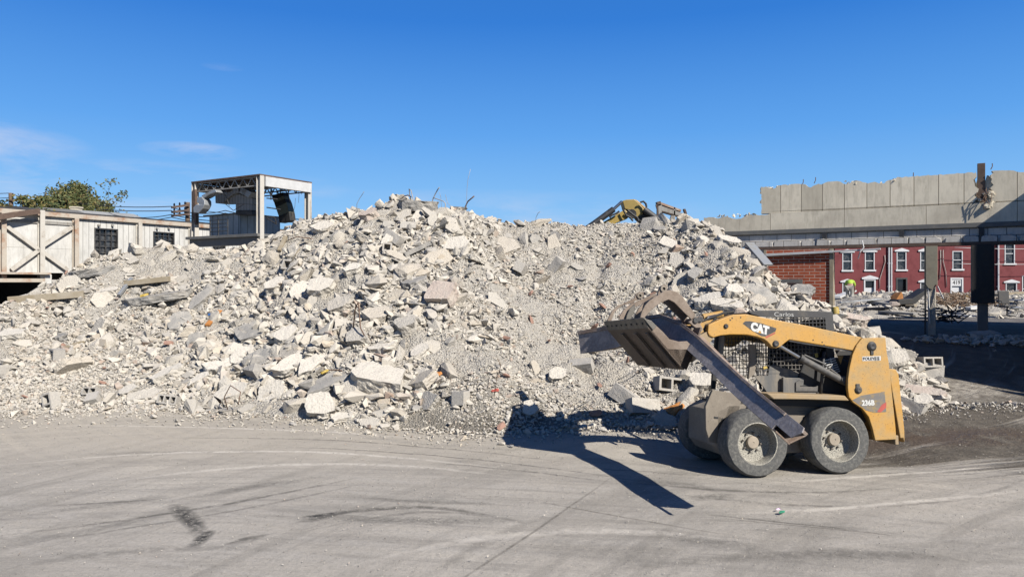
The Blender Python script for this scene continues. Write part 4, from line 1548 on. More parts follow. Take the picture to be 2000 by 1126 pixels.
# roof sheet with a low crown
r0 = kz([(345, 92), (868, 92)], VC)
MB().prism([(r0[0].x, -VC - .02, r0[0].z), (r0[1].x, -VC - .02, r0[1].z), (r0[1].x, -VC - .02, r0[1].z - .03), (r0[0].x, -VC - .02, r0[0].z - .03)], (0, -.78, 0)).build('cab_roof', M['black'], L, .004)


def mesh_grid(name, poly_px, v, dx, w, mat):
    """woven steel guard: crossing bars clipped to a four sided outline"""
    P = kz(poly_px, v)
    xs_ = [p.x for p in P]
    zs_ = [p.z for p in P]
    mb = MB()
    x = min(xs_)
    n = len(P)

    def cuts(axis, val):
        r = []
        for i in range(n):
            a, b = P[i], P[(i + 1) % n]
            if (a[axis] - val) * (b[axis] - val) < 0:
                k = (val - a[axis]) / (b[axis] - a[axis])
                r.append(a + (b - a) * k)
        return r
    x += dx / 2
    while x < max(xs_):
        c = cuts(0, x)
        if len(c) >= 2:
            mb.bar(c[0], c[1], w, w, (0, 1, 0))
        x += dx
    z = min(zs_) + dx / 2
    while z < max(zs_):
        c = cuts(2, z)
        if len(c) >= 2:
            q0, q1 = c[0] + Vector((0, w, 0)), c[1] + Vector((0, w, 0))
            mb.bar(q0, q1, w, w, (0, 1, 0))
        z += dx
    return mb.build(name, mat, L)


mesh_grid('side_guard', [(395, 215), (590, 262), (800, 315), (700, 470), (392, 480)], VC, .052, .008, M['cyl'])
mesh_grid('side_guard', [(470, 124), (818, 126), (820, 215), (600, 160)], VC, .052, .009, M['black'])
mesh_grid('side_guard', [(170, 240), (470, 240), (800, 330), (800, 480), (190, 480)], 1.22, .052, .009, M['black'])
mesh_grid('side_guard', [(500, 124), (860, 126), (860, 190), (640, 175)], 1.22, .052, .009, M['black'])
# lower cab side sheet with dried mud streaks
plate(kz([(385, 480), (470, 478), (480, 420), (520, 420), (640, 452), (760, 520), (770, 592), (470, 588), (440, 545)], VC - .01), .015).build('cab_side_sheet', M['greypanel'], L)
sb = plate(kz([(562, 490), (690, 494), (686, 540), (640, 545), (640, 575), (772, 580), (772, 592), (562, 590)], VC - .08), .05)
sb.build('step_box', M['greypanel'], L, .006)
MB().prism(kz([(640, 520), (665, 505), (690, 505), (665, 545), (760, 548), (775, 540), (775, 575), (640, 575)], VC - .1), (0, -.03, 0)).build('valve_bracket', M['cyl'], L, .004)
pt = kz([(812, 330), (800, 470), (790, 595)], VC - .12)
MB().tube(pt, .02, 8).build('exhaust_pipe', M['black'], L, 0, True)
plate(kz([(755, 345), (772, 340), (776, 365), (760, 372)], VC - .05), .004).build('warning_tag', M['yelscrap'], L)
plate(kz([(440, 425), (460, 420), (468, 432), (445, 440)], VC - .03), .004).build('warning_tag', M['yelscrap'], L)
plate(kz([(470, 215), (860, 200), (868, 330), (840, 560), (470, 560)], 1.24), .015).build('cab_dark_backing', M['dark'], L)  # dark sheet added so the view through the cab reads dark
# cab interior: bulkhead, floor, seat
bx = kz([(815, 200)], .6)[0].x
fx = kz([(150, 300)], .6)[0].x
MB().rng((bx - .05, -VC - .04, .80), (bx, -1.20, 1.95)).build('cab_bulkhead', M['dark'], L)
MB().rng((bx, -VC - .03, .80), (fx - .05, -1.22, .88)).build('cab_floor', M['dark'], L)
st_ = MB().rng((bx + .12, -.60, 1.00), (bx + .62, -1.06, 1.12))
st_.prism([(bx + .10, -.60, 1.08), (bx + .24, -.60, 1.08), (bx + .16, -.60, 1.66), (bx + .06, -.60, 1.66)], (0, -.46, 0))
st_.rng((bx + .14, -.64, .86), (bx + .58, -1.02, 1.0))
st_.build('seat', M['black'], L, .03)
MB().rng((bx + .10, -.46, .88), (bx + .50, -.50, 1.16)).build('cab_inner_sheet', M['greypanel'], L)
pm = MB()
pm.tube([(bx + .72, -.62, 1.0), (bx + .78, -.62, 1.3), (bx + .72, -.62, 1.38)], .018)
pm.tube([(bx + .72, -1.05, 1.0), (bx + .78, -1.05, 1.3), (bx + .72, -1.05, 1.38)], .018)
pm.build('control_levers', M['black'], L)
# beacon at the roof rear
c = kz([(880, 76)], .70)[0]
MB().lathe([(.05, -.06), (.05, .0), (.045, .012), (.045, .028), (.035, .038), (.0001, .038)], c, (0, 0, 1), 18).build('beacon', M['yelscrap'], L, 0, 30)

# coupler and arm front legs (mostly behind the gripped beam)
for v in (.14, 1.38):
    plate(kp([(1383, 646), (1399, 652), (1378, 682), (1352, 690), (1345, 670), (1366, 655)], .14) if v < 1 else [p + Vector((0, -1.24, 0)) for p in kp([(1383, 646), (1399, 652), (1378, 682), (1352, 690), (1345, 670), (1366, 655)], .14)], .10).build('arm_front_leg', M['yellow_dusty'], L, .006)
cq = kp([(1350, 640), (1366, 634), (1374, 690), (1352, 708)], .12)
MB().prism(cq, (0, -1.36, 0)).build('coupler', M['dust'], L, .01)

# bucket
g = lambda a, b: (1170 + a / 6.257, 550 + b / 6.257)
VB0, VB1 = -.06, 1.70
e0, e1, hl, bk, tp = kp([g(537, 440), g(600, 566), g(1036, 1078), g(1182, 828), (1371, 640)], VB0)
WB = VB1 - VB0
th = .022


def strip(poly, name, mat, parent, bev=.004):
    """sheet following an open side profile, across the bucket's width"""
    n = len(poly)
    out_ = []
    for i in range(n):
        a = poly[max(0, i - 1)]
        b = poly[min(n - 1, i + 1)]
        d = (b - a).normalized()
        out_.append(poly[i] + Vector((d.z, 0, -d.x)) * th)
    return MB().prism(poly + out_[::-1], (0, -WB, 0)).build(name, mat, parent, bev)


bucket = strip([e1, e1 + (hl - e1) * .5, hl, hl + (bk - hl) * .12, bk, tp], 'bucket', M['scr'], L)
ed = MB().prism([e0, e1, e1 + Vector((-.028, 0, .01)), e0 + Vector((-.028, 0, .006))], (0, -WB, 0))
ed.build('cutting_edge', M['edge'], bucket, .003)
for i in range(8):
    q = e1 + (e0 - e1) * .45 + Vector((.006, -WB * (i + .5) / 8, 0))
    nrm_ = Vector((e1.z - e0.z, 0, -(e1.x - e0.x))).normalized()
    MB().lathe([(.013, -.002), (.013, .006), (.0001, .006)], q, nrm_ if nrm_.x > 0 else -nrm_, 8).build('edge_bolt', M['dark'], bucket)
SIDE = [g(547, 446), g(640, 475), g(705, 540), g(780, 610), g(862, 700), g(975, 730), g(1076, 724), g(1182, 828), g(1036, 1078), g(830, 840), g(600, 566)]
sp = MB().prism(kp(SIDE, VB0), (0, -.025, 0)).build('side_plate', M['rust'], bucket, .004)
MB().prism(kp([g(547, 446), g(640, 475), g(705, 540), g(662, 592)], VB0 - .02), (0, -.03, 0)).build('side_cutter', M['edge'], sp, .004)
spf = MB().prism(kp(SIDE, VB0), (0, -.025, 0))
spf.v = [(x, y - WB + .03, z) for x, y, z in spf.v]
spf.build('side_plate', M['rust'], bucket, .004)
# wear ribs under the bucket floor
for k in (.05, .30, .62):
    rbm = MB()
    d = (hl - e1).normalized()
    nn = Vector((-d.z, 0, d.x))
    if nn.z > 0:
        nn = -nn
    y = -WB * k - VB0
    o1 = e1 + d * .05
    rbm.box((o1 + hl) / 2 * 1.0 + Vector((0, -WB * k - .03, 0)) + nn * .012, (1, 1, 1), None) if False else None
    q0, q1 = o1 + Vector((0, -WB * k - .02, 0)) + nn * .03, hl - d * .04 + Vector((0, -WB * k - .02, 0)) + nn * .03
    rbm.bar(q0, q1, .09, .02, nn).build('wear_strip', M['scr'], bucket, .003)

# grapple tines
GT = [(503, 436), (522, 366), (560, 292), (620, 225), (700, 180), (788, 118), (870, 98), (955, 126), (1010, 168), (1060, 230), (1182, 408), (1132, 462), (1030, 365), (920, 252), (850, 216), (760, 254), (700, 295), (640, 345), (590, 400), (548, 446)]


def tine(pts, v, w, mat, name='grapple_arm', pw=.03):
    P = kp([g(*p) for p in pts], v)
    return MB().prism(P, (0, -w, 0)).build(name, mat, L, .006)


t1 = tine(GT, .12, .035, M['rust'])
gt2 = kp([g(*p) for p in GT], .12)
q = MB().prism(gt2, (0, -.035, 0))
q.v = [(x - .02, y - .30, z - .02) for x, y, z in q.v]
q.build('grapple_plate', M['rust'], t1, .006)
ow = kp([g(*p) for p in [(955, 126), (1010, 168), (1060, 230), (1182, 408), (1172, 424), (1048, 246), (998, 184), (945, 146)]], .155)
MB().prism(ow, (0, -.27, 0)).build('grapple_web', M['rust'], t1, .004)
bs = MB().prism(kp([g(*p) for p in [(715, 165), (735, 92), (762, 48), (800, 32), (832, 48), (838, 100), (800, 130)]], .20), (0, -.05, 0)).build('pin_lug', M['rust'], t1, .006)
MB().lathe([(.042, -.06), (.042, .02), (.02, .022), (.018, .0), (.0001, .0)], kp([g(787, 86)], .20)[0], (0, 1, 0), 16).build('lug_pin', M['dust'], t1, 0, 30)
pv = MB().prism(kp([g(*p) for p in [(1098, 492), (1190, 430), (1262, 412), (1282, 470), (1232, 505), (1275, 580), (1250, 612), (1160, 545)]], .10), (0, -.06, 0)).build('grapple_hinge', M['rust'], t1, .006)
for p_ in ((1180, 472), (1232, 457)):
    MB().lathe([(.035, -.02), (.035, .02), (.018, .022), (.0001, .018)], kp([g(*p_)], .10)[0], (0, 1, 0), 14).build('hinge_pin', M['black'], t1, 0, 30)
F1 = [(98, 478), (125, 420), (160, 355), (235, 288), (300, 265), (385, 225), (432, 200), (450, 150), (490, 125), (545, 122), (552, 180), (520, 205), (440, 235), (410, 262), (300, 280), (240, 320), (190, 372), (150, 478)]
F2 = [(240, 460), (265, 400), (300, 345), (390, 270), (452, 245), (560, 195), (680, 140), (682, 172), (590, 240), (470, 300), (400, 320), (350, 390), (330, 460)]
t2 = tine(F1, 1.45, .035, M['rust'])
MB().lathe([(.042, -.06), (.042, .02), (.02, .022), (.018, .0), (.0001, .0)], kp([g(497, 170)], 1.45)[0], (0, 1, 0), 16).build('lug_pin', M['dust'], t2, 0, 30)
MB().prism(kp([g(*p) for p in F2], 1.15), (0, -.035, 0)).build('grapple_plate', M['rust'], t2, .006)
MB().prism(kp([g(*p) for p in [(328, 468), (340, 410), (375, 330), (440, 270), (445, 320), (420, 390), (385, 468)]], 1.10), (0, -.03, 0)).build('grapple_tip', M['edge'], t2, .006)
# cross tube tying the grapple hinges
a, b = kp([(1366, 626)], .12)[0], kp([(1366, 626)], .12)[0] + Vector((0, -1.4, 0))
MB().tube([a, b], .04, 12).build('hinge_tube', M['rust'], L)

# ------------------------------------------------------------------ bent steel beam gripped in the bucket
PATH = [(1131, 668, 11.05, (.06, 0, 1)), (1170, 662, 10.8, (.08, 0, 1)), (1205, 655, 10.5, (.10, 0, 1)), (1245, 640, 10.05, (.16, .05, 1)), (1285, 633, 9.55, (.28, .08, 1)), (1320, 645, 9.1, (.42, .05, .9)),
        (1352, 668, 8.72, (.55, 0, .82)), (1395, 708, 8.22, (.64, -.08, .76)), (1440, 752, 7.64, (.68, -.1, .73)), (1480, 787, 7.16, (.68, -.1, .73)), (1522, 822, 6.75, (.68, -.1, .73))]
pts = [at(a, b, c) for a, b, c, _ in PATH]
secs = []
hw, fl_, tk = .100, .10, .016
for i, p in enumerate(pts):
    d = (pts[min(i + 1, len(pts) - 1)] - pts[max(i - 1, 0)]).normalized()
    w = Vector(PATH[i][3])
    w = (w - d * w.dot(d)).normalized()
    n_ = d.cross(w)
    if n_.y > 0:
        n_ = -n_
    k = (1.75, 1.75, 1.7, 1.55, 1.4, 1.25, 1.1)[i] if i < 7 else 1
    h = hw * k
    fl_ = .33 if i > 6 else (.26 if i > 4 else .14)
    b_ = -n_                                        # flanges point away from the viewer
    secs.append((p, w * h, w * (h - tk), b_, fl_))
bmb = MB()
ns_ = len(secs)
plates = [lambda p, wo, wi, b_, f: [p + wo * .68, p + wo * .68 + b_ * tk, p - wo + b_ * tk, p - wo],                          # face
          lambda p, wo, wi, b_, f: [p + wo - b_ * .016, p + wo + b_ * f, p + wo * .68 + b_ * f, p + wo * .68 - b_ * .016],
          lambda p, wo, wi, b_, f: [p - wi + b_ * tk, p - wi + b_ * f * .8, p - wo + b_ * f * .8, p - wo + b_ * tk],          # lower leg
          lambda p, wo, wi, b_, f: [p + wo * .68 + b_ * (f - tk), p + wo * .68 + b_ * f, p - wi + b_ * f * .8, p - wi + b_ * (f * .8 - tk)]]
cnts = []
for fn in plates:
    bmb.sweep(pts, [fn(*q_) for q_ in secs])
    cnts.append(len(bmb.f))
p, wo, wi, b_, f = secs[-1]
d = (pts[-1] - pts[-2]).normalized()
ql = p - wo * .45                                   # the face runs on as a torn tongue past the open end
bmb.prism([p + wo, p + wo + d * .30, p + wo * .55 + d * .33, ql + d * .27, ql], b_ * tk)
bo = bmb.build('steel_beam', M['beam'], None, .003)
bo.data.materials.append(M['beam_edge'])
for i, pol in enumerate(bo.data.polygons):
    if cnts[0] <= i < cnts[3]:
        pol.material_index = 1
tag(bo, 'long bent steel channel beam gripped in the grapple bucket and drooping toward the ground', 'steel beam')
# ------------------------------------------------------------------ site grid (the old plant's walls all follow it)
G = Frame((0, 0, 0), math.atan2(-.515, .857))       # local x runs right and towards us, local y runs right and away
GXV = lambda v: G.R @ Vector(v)
GZ0 = .95


def thing(fr, name, label, cat, group=None):
    return tag(fr.empty(name), label, cat, group)


# materials of the buildings
def panel_mat(name, w, h, c1, c2, mortar, msize, bumpd=.02, offset=0.0, axes='xz', grime=.5, gcol=(.22, .2, .165), vary=.5, shift=(0, 0, 0)):
    t = NT(name)
    sx = t.n('ShaderNodeSeparateXYZ')
    t.set(sx.inputs[0], t.coord())
    cb = t.n('ShaderNodeCombineXYZ')
    t.set(cb.inputs[0], t.math('ADD', sx.outputs['XYZ'.index(axes[0].upper())], shift[0]))
    t.set(cb.inputs[1], t.math('ADD', sx.outputs['XYZ'.index(axes[1].upper())], shift[1]))
    b = t.n('ShaderNodeTexBrick')
    b.offset = offset
    t.set(b.inputs['Vector'], cb.outputs[0])
    t.set(b.inputs['Color1'], c1)
    t.set(b.inputs['Color2'], c2)
    t.set(b.inputs['Mortar'], mortar)
    b.inputs['Scale'].default_value = 1.0
    b.inputs['Mortar Size'].default_value = msize
    b.inputs['Mortar Smooth'].default_value = .2
    b.inputs['Bias'].default_value = 0
    b.inputs['Brick Width'].default_value = w
    b.inputs['Row Height'].default_value = h
    n1 = t.noise(1.1, 6, .65)
    n2 = t.noise(9, 6, .7, t.mapping(t.coord(), (1, 1, .3)))
    c = t.mix(t.mr(n1, .42, .68, 0, grime), b.outputs['Color'], gcol)
    c = t.mix(t.mr(n2, .46, .70, 0, .5), c, tuple(q * .5 for q in c1))
    n4 = t.noise(2.6, 6, .75, t.mapping(t.coord(), (2.2, 2.2, .12)))
    c = t.mix(t.mr(n4, .55, .70, 0, grime), c, tuple(q * .6 for q in gcol))
    n3 = t.noise(45, 3, .6)
    hgt = t.math('ADD', t.math('MULTIPLY', b.outputs['Fac'], -1.0), t.math('MULTIPLY', n3, .25))
    return t.done(c, .9, 0, t.bump(hgt, .5, bumpd), .2)


M['wallconc'] = panel_mat('board_marked_concrete', .60, 4.0, (1.22, 1.10, .86), (.88, .79, .61), (.15, .125, .095), .010, .01, 0.0, 'xz', .35, (.62, .54, .41), shift=(.1, 10))
M['bandconc'] = panel_mat('beam_concrete', 2.1, 4.0, (1.12, 1.01, .79), (.86, .77, .60), (.2, .17, .13), .008, .01, 0.0, 'xz', .5, (.56, .49, .38), shift=(.4, 10))
M['cmu'] = panel_mat('concrete_blocks', .42, .205, (1.0, .95, .86), (.84, .80, .73), (.06, .055, .05), .008, .02, .5, 'xz', .35, (.48, .45, .40), shift=(0, .02))
M['brick'] = panel_mat('red_brick', .30, .094, (.62, .15, .068), (.46, .10, .048), (.75, .58, .46), .011, .01, .5, 'xz', .25, (.10, .04, .028))
M['siding'] = panel_mat('vertical_siding', .235, 30, (.82, .81, .765), (.75, .74, .70), (.16, .15, .135), .008, .02, 0, 'yz', .2, (.62, .58, .50), shift=(0, 10))
M['whiteconc'] = panel_mat('white_washed_wall', 1.6, .95, (.84, .825, .78), (.80, .79, .745), (.34, .32, .28), .006, .005, .0, 'yz', .35, (.52, .49, .42), shift=(.3, .1))
M['steelgrey'] = dirty('grey_painted_steel', (.40, .385, .35), (.24, .20, .155), .35, .7, 0, 2.5, (.25, .11, .05), .6, .15, True)
M['bracewhite'] = dirty('pale_steel_paint', (.72, .68, .60), (.40, .34, .27), .3, .7, 0, 2.5, (.25, .11, .05), .5, .1)
M['angle'] = dirty('dark_steel_angle', (.19, .19, .18), (.30, .28, .24), .4, .7, 0, 3, bump=.2)
M['rustbeam'] = dirty('rust_streaked_beam', (.62, .55, .45), (.40, .17, .065), .38, .75, 0, 1.6, (.2, .09, .04), .5, .15)
M['rustdark'] = dirty('rust_brown_steel', (.13, .08, .055), (.22, .15, .11), .4, .8, 0, 4)
M['glassdark'] = NT('dark_window_glass').done((.012, .014, .017), .08, 0, None, .6)
t = NT('broken_pane')
M['pane'] = t.done(t.ramp(t.noise(2.2, 2), [(.42, (.02, .022, .025)), (.5, (.10, .10, .10)), (.6, (.03, .033, .04))]), .12, 0, None, .6)
M['housered'] = dirty('red_painted_brick', (.20, .011, .017), (.14, .010, .014), .4, .75, 0, 1.2, bump=.1)
M['trim'] = plain('white_trim', (.74, .75, .76), .6, 0, .08)
M['asphaltroof'] = plain('dark_roofing', (.045, .045, .05), .9)
M['greyroof'] = panel_mat('grey_metal_roof', .5, 30, (.46, .47, .46), (.42, .43, .42), (.3, .3, .3), .02, .02, 0, 'yx', .2, (.35, .34, .32))
M['olive'] = dirty('olive_duct', (.22, .22, .15), (.34, .34, .25), .5, .5, .2, 4)
M['bluegrey'] = panel_mat('blue_grey_cladding', .3, 30, (.62, .70, .75), (.54, .62, .67), (.18, .21, .23), .02, .02, 0, 'xz', .3, (.22, .23, .22), shift=(0, 10))  # front face coloured paler than the side to make up for its shade
M['bluegrey_y'] = panel_mat('blue_grey_cladding_side', .3, 30, (.50, .58, .63), (.45, .53, .58), (.18, .21, .23), .015, .02, 0, 'yz', .3, (.33, .35, .35), shift=(0, 10))
M['bark'] = plain('bark', (.10, .075, .055), .9)
M['polewood'] = plain('pole_wood', (.22, .15, .10), .9)
M['wire'] = plain('wire_black', (.03, .03, .03), .7)
M['tan'] = dirty('tan_column_paint', (.44, .40, .29), (.33, .29, .21), .35, .8, 0, 2, bump=.1)

# ------------------------------------------------------------------ right: long concrete wall on its steel lintel
WP = 23.29


def wp(px, py, dy=0.0):
    return G.hit(px, py, 1, WP + dy)


wall = thing(G, 'concrete_wall', 'long raised grey concrete wall with a broken top edge above an open bay on the right', 'concrete wall')
rw = random.Random(5)
xl, xr = wp(1485, 400).x, wp(2000, 400).x + 7
xn0, xn1 = wp(1905, 380).x, wp(1937, 380).x
zt, zm = wp(1700, 349).z, wp(1700, 407).z
zl, zb = wp(1700, 442).z, 3.48


def jag(x0, x1, z, amp, step, freq=1.3):
    r = []
    x = x0
    while x < x1:
        n = noise.noise((x * freq, 3.3, z)) + .5 * noise.noise((x * freq * 4, 8.1, z))
        r.append((x, z - amp * max(0, n) * 1.6 - abs(rw.gauss(0, amp * .12))))
        x += step * rw.uniform(.6, 1.4)
    r.append((x1, z))
    return r


def slabwall(name, outline, y0, th, mat, par, bev=0):
    return MB().prism([(x, y0, z) for x, z in outline], (0, th, 0)).build(name, mat, par, bev)


left_edge = [(xl + rw.uniform(-.03, .05), z) for z in np.linspace(zm, zt - .1, 14)]
notch_l = [(xn0 + rw.uniform(-.05, .09), z) for z in np.linspace(zt - .05, zm - .12, 12)]
notch_r = [(xn1 + rw.uniform(-.09, .05), z) for z in np.linspace(zm - .1, zt - .06, 12)]
slabwall('parapet', left_edge + jag(xl + .02, xn0, zt, .13, .07) + notch_l + notch_r + jag(xn1, xr, zt, .06, .09) + [(xr, zm)], WP, .26, M['wallconc'], wall)
xb = wp(1375, 430).x
top = jag(xb, xl + .25, zm - .03, .09, .09)
slabwall('beam_band', [(xb, zl)] + top + [(xl + .3, zm - .004), (xr, zm - .004), (xr, zl)], WP - .02, .30, M['bandconc'], wall)
MB().rng((xb, WP - .05, zl - .13), (xr, WP + .28, zl - .002)).build('steel_angle', M['angle'], wall, .006)
# two courses of block under the angle, the lower one broken away in places
slabwall('block_course', [(xb, zb + .02), (xb, zl - .135), (xr, zl - .135), (xr, zb + .02)], WP + .02, .20, M['cmu'], wall)
cur = wp(1460, 470).x
bb = MB()
segs = []
while cur < xr:
    w_ = rw.choice([.4, .4, .42, .8])
    x2 = min(cur + w_, xr)
    if rw.random() < .97:
        bot = zb + .02
        segs.append((cur, x2))
        yo = WP - .085 + rw.uniform(-.02, .03)
        bb.prism([(cur, yo, bot), (cur + .02, yo, zb + .215 - rw.uniform(0, .07)), ((cur + x2) / 2, yo, zb + .225), (x2 - .03, yo, zb + .20 - rw.uniform(0, .08)), (x2 - .01, yo, bot)], (0, .26, 0))
    cur = x2 + (rw.uniform(.02, .10) if rw.random() < .25 else .005)
bb.build('broken_block_course', M['cmu'], wall, .008)
MB().rng((wp(1470, 480).x, WP - .10, zb - .07), (xr, WP + .26, zb + .015)).build('steel_lintel', M['rustdark'], wall, .004)
for px in (1610, 1760, 1916):
    x = wp(px, 460).x
    MB().rng((x - .05, WP - .075, zb + .02), (x + .07, WP + .0, zl - .135)).build('steel_stub', M['black'], wall)
# torn out post in the notch
fill = [(xn0 - .1, zm - .2)] + [(xn0 - .1 + (xn1 - xn0 + .2) * i / 14, zt - .10 - rw.uniform(0, .22)) for i in range(15)] + [(xn1 + .1, zm - .2)]
slabwall('torn_core', fill, WP + .12, .12, M['bandconc'], wall)
ppx = wp(1916, 340).x
MB().rng((ppx - .08, WP + .06, zm - .1), (ppx + .10, WP + .22, wp(1916, 318).z)).build('post_stump', M['rustdark'], wall, .006)
for i in range(10):
    bm = hull_stone(12, (1, .8, .7), rw, .5)
    rough_up(bm, 2, .08, 4, i)
    me = bm_mesh('broken_lump', bm, M['bandconc'])
    o = link('broken_lump', me, (xn0 + rw.uniform(.0, xn1 - xn0), WP + rw.uniform(-.06, .1), zm + rw.uniform(-.22, .35)), (rw.random() * 3, rw.random() * 3, rw.random() * 3), rw.uniform(.10, .30))
    o.parent = wall
for i in range(8):
    x = rw.uniform(xn0, xn1)
    z = zm + rw.uniform(0, .5)
    MB().tube([(x, WP, z), (x + rw.uniform(-.1, .1), WP - .12, z - .1), (x + rw.uniform(-.2, .2), WP - .16, z - .3)], .008, 5).build('rebar_end', M['rebar'], wall)
for px, py in ((1566, 356), (1590, 352), (1781, 343), (1935, 325)):
    a = wp(px, py + 6, .1)
    b = wp(px + 3, py - 6, .1)
    MB().tube([a, (a + b) / 2 + Vector((.02, 0, 0)), b], .012, 5).build('rebar_end', M['rebar'], wall)
# crumbs along the broken left ledge of the band
for i in range(34):
    xx_ = xl + rw.random() * (xn0 - xl)
    bm = hull_stone(9, (1, .8, .6), rw, .5)
    o = link('broken_lump', bm_mesh('broken_lump', bm, M['bandconc']), (xx_, WP + rw.uniform(.02, .22), zt - rw.uniform(.02, .12)), (rw.random() * 3, rw.random(), rw.random() * 3), rw.uniform(.05, .16))
    o.parent = wall
for i in range(26):
    bm = hull_stone(9, (1, .8, .6), rw, .5)
    o = link('broken_lump', bm_mesh('broken_lump', bm, M['bandconc']), (xb + rw.uniform(.3, xl - xb), WP + rw.uniform(.0, .24), zm - .03 + rw.uniform(-.02, .04)), (rw.random() * 3, rw.random(), rw.random() * 3), rw.uniform(.06, .17))
    o.parent = wall
# boulder resting on the block return by the brick wall
c = wp(1487, 478, -.25)
bm = hull_stone(24, (1, .7, .8), rw, .1)
rough_up(bm, 2, .05, 2.5, 77)
tag(link('boulder', bm_mesh('boulder', bm, M['chunk']), c, (0, 0, .3), .48), 'rounded concrete boulder balanced on the wall end above the brick wall', 'boulder')

# brick wall with a pinkish metal door frame
bw = thing(G, 'brick_wall', 'red brick wall with thick pale mortar standing under the concrete wall', 'brick wall')
y = WP - .10
A0, A1 = G.hit(1497, 500, 1, y).x, G.hit(1620, 500, 1, y).x
zt_ = zb - .075
d0, d1 = G.hit(1505, 560, 1, y).x, G.hit(1567, 560, 1, y).x
dz = G.hit(1560, 548, 1, y).z
slabwall('brickwork', [(A0, GZ0 - .4), (A0, zt_), (A1, zt_), (A1, GZ0 - .4), (d1, GZ0 - .4), (d1, dz), (d0, dz), (d0, GZ0 - .4)], y, .28, M['brick'], bw)
M['pinkdoor'] = plain('pinkish_door_paint', (.46, .345, .31), .7)
df = MB()
df.rng((d1 - .06, y - .012, GZ0 - .4), (d1 + .01, y + .2, dz + .05))
df.rng((d0, y - .012, dz - .07), (d1 - .06, y + .2, dz + .05))
df.build('door_frame', M['angle'], bw, .004)
MB().rng((d0, y + .08, GZ0 - .4), (d1 - .062, y + .12, dz - .072)).build('door', M['pinkdoor'], bw, .004)
MB().lathe([(.02, 0), (.02, .03), (.0001, .03)], (d1 - .14, y + .08, GZ0 + .55), (0, -1, 0), 10).build('door_knob', M['black'], bw)
MB().rng((A1, y - .03, GZ0 - .4), (A1 + .11, y + .30, zt_ - .002)).build('corner_post', M['wood'], bw, .006)
MB().rng((A0 - .08, y - .02, GZ0), (A0, y + .28, zt_)).build('corner_trim', M['wood'], bw, .004)
# white flashing strip, its end hanging past the wall
fa_, fb_, fc_ = G.hit(1495, 498, 1, y - .06), G.hit(1627, 491, 1, y - .06), G.hit(1720, 486, 1, y - .06)
fs = MB().bar(fa_, fb_, .10, .075)
fs.bar(fb_, fc_, .10, .05)
fs.build('flashing', M['white'], bw, .006)
MB().tube([G.hit(1684, 470, 1, y - .1), G.hit(1687, 483, 1, y - .16), G.hit(1680, 492, 1, y - .2), G.hit(1676, 505, 1, y - .1)], .018, 6).build('flashing_scrap', M['white'], bw)
# white block pier left of the brickwork
pier = thing(G, 'block_pier', 'pale block pier between the rubble slope and the brick wall', 'pier')
p0, p1 = G.hit(1462, 500, 1, y + .05).x, A0 - .085
MB().rng((p0, y + .05, GZ0 - .4), (p1, y + .30, G.hit(1480, 490, 1, y + .05).z)).build('pier_blocks', panel_mat('white_blocks', .42, .42, (.60, .60, .58), (.55, .55, .53), (.4, .4, .38), .01, .01, 0), pier)
MB().rng((p0 - .02, y + .03, G.hit(1480, 490, 1, y + .05).z), (p1, y + .32, G.hit(1480, 490, 1, y + .05).z + .05)).build('pier_cap', M['trim'], pier)

# tan column, stripped to its core lower down
tc_ = thing(G, 'column', 'tan boxed column with a torn lower end under the concrete wall', 'column')
yc = WP - .24
a, b = G.hit(1808, 500, 1, yc).x, G.hit(1831, 500, 1, yc).x
zc_ = G.hit(1820, 562, 1, yc).z
outl = [(a, zb - .075), (b, zb - .075), (b, zc_ + .06), (b - .06, zc_ + .09), (b - .10, zc_ + .01), (a + .16, zc_ - .05), (a + .06, zc_), (a, zc_ + .10)]
slabwall('column_casing', outl, yc, .5, M['tan'], tc_, .004)
MB().rng((a + .05, yc + .05, GZ0 - .1), (b - .04, yc + .28, zc_ + .3)).build('column_core', M['chunk'], tc_, .02)
MB().bar((a - .01, yc + .02, zb - .08), (a - .01, yc + .02, GZ0), .03, .05).build('steel_strip', M['black'], tc_)
MB().bar((a + .06, yc + .03, zc_), (a + .10, yc + .0, GZ0 + .3), .025, .03).build('loose_strip', M['white'], tc_)
MB().bar((b + .0, yc + .03, zc_ + .05), (b + .14, yc - .05, zc_ - .3), .02, .03).build('loose_strip', M['white'], tc_)
# dark cased column
dc = thing(G, 'cased_column', 'black boxed column on a narrower grey stem near the right edge', 'column')
a, b = G.hit(1897, 520, 1, WP - .2).x, G.hit(1943, 520, 1, WP - .2).x
za = G.hit(1917, 592, 1, WP - .2).z
MB().rng((a, WP - .2, za), (b, WP + .25, zb - .075)).build('column_casing', M['dark'], dc, .006)
a2, b2 = G.hit(1909, 620, 1, WP - .05).x, G.hit(1930, 620, 1, WP - .05).x
MB().rng((a2, WP - .08, GZ0 - .1), (b2, WP + .15, za)).build('column_stem', M['angle'], dc, .006)
bm = hull_stone(20, (1, .8, .25), rw, .2)
rough_up(bm, 2, .04, 3, 4)
o = link('base_rubble', bm_mesh('base_rubble', bm, M['chunk']), ((a2 + b2) / 2, WP - .15, GZ0 + .02), (0, 0, .4), 1.1)
o.parent = dc

# ------------------------------------------------------------------ building out of frame on the right that shades the open bay
def shade_block(name, label, pts_ab, H):
    b_ = thing(G, name, label, 'building')
    MB().prism([(-a, bb_, 0) for a, bb_ in pts_ab], (0, 0, H)).build('wall', M['bandconc'], b_)
    cx_ = sum(-a for a, _ in pts_ab) / len(pts_ab)
    cy_ = sum(q for _, q in pts_ab) / len(pts_ab)
    MB().prism([(cx_ + (-a - cx_) * .99, cy_ + (q - cy_) * .99, H + .004) for a, q in pts_ab], (0, 0, .06)).build('roof', M['asphaltroof'], b_)
    return b_


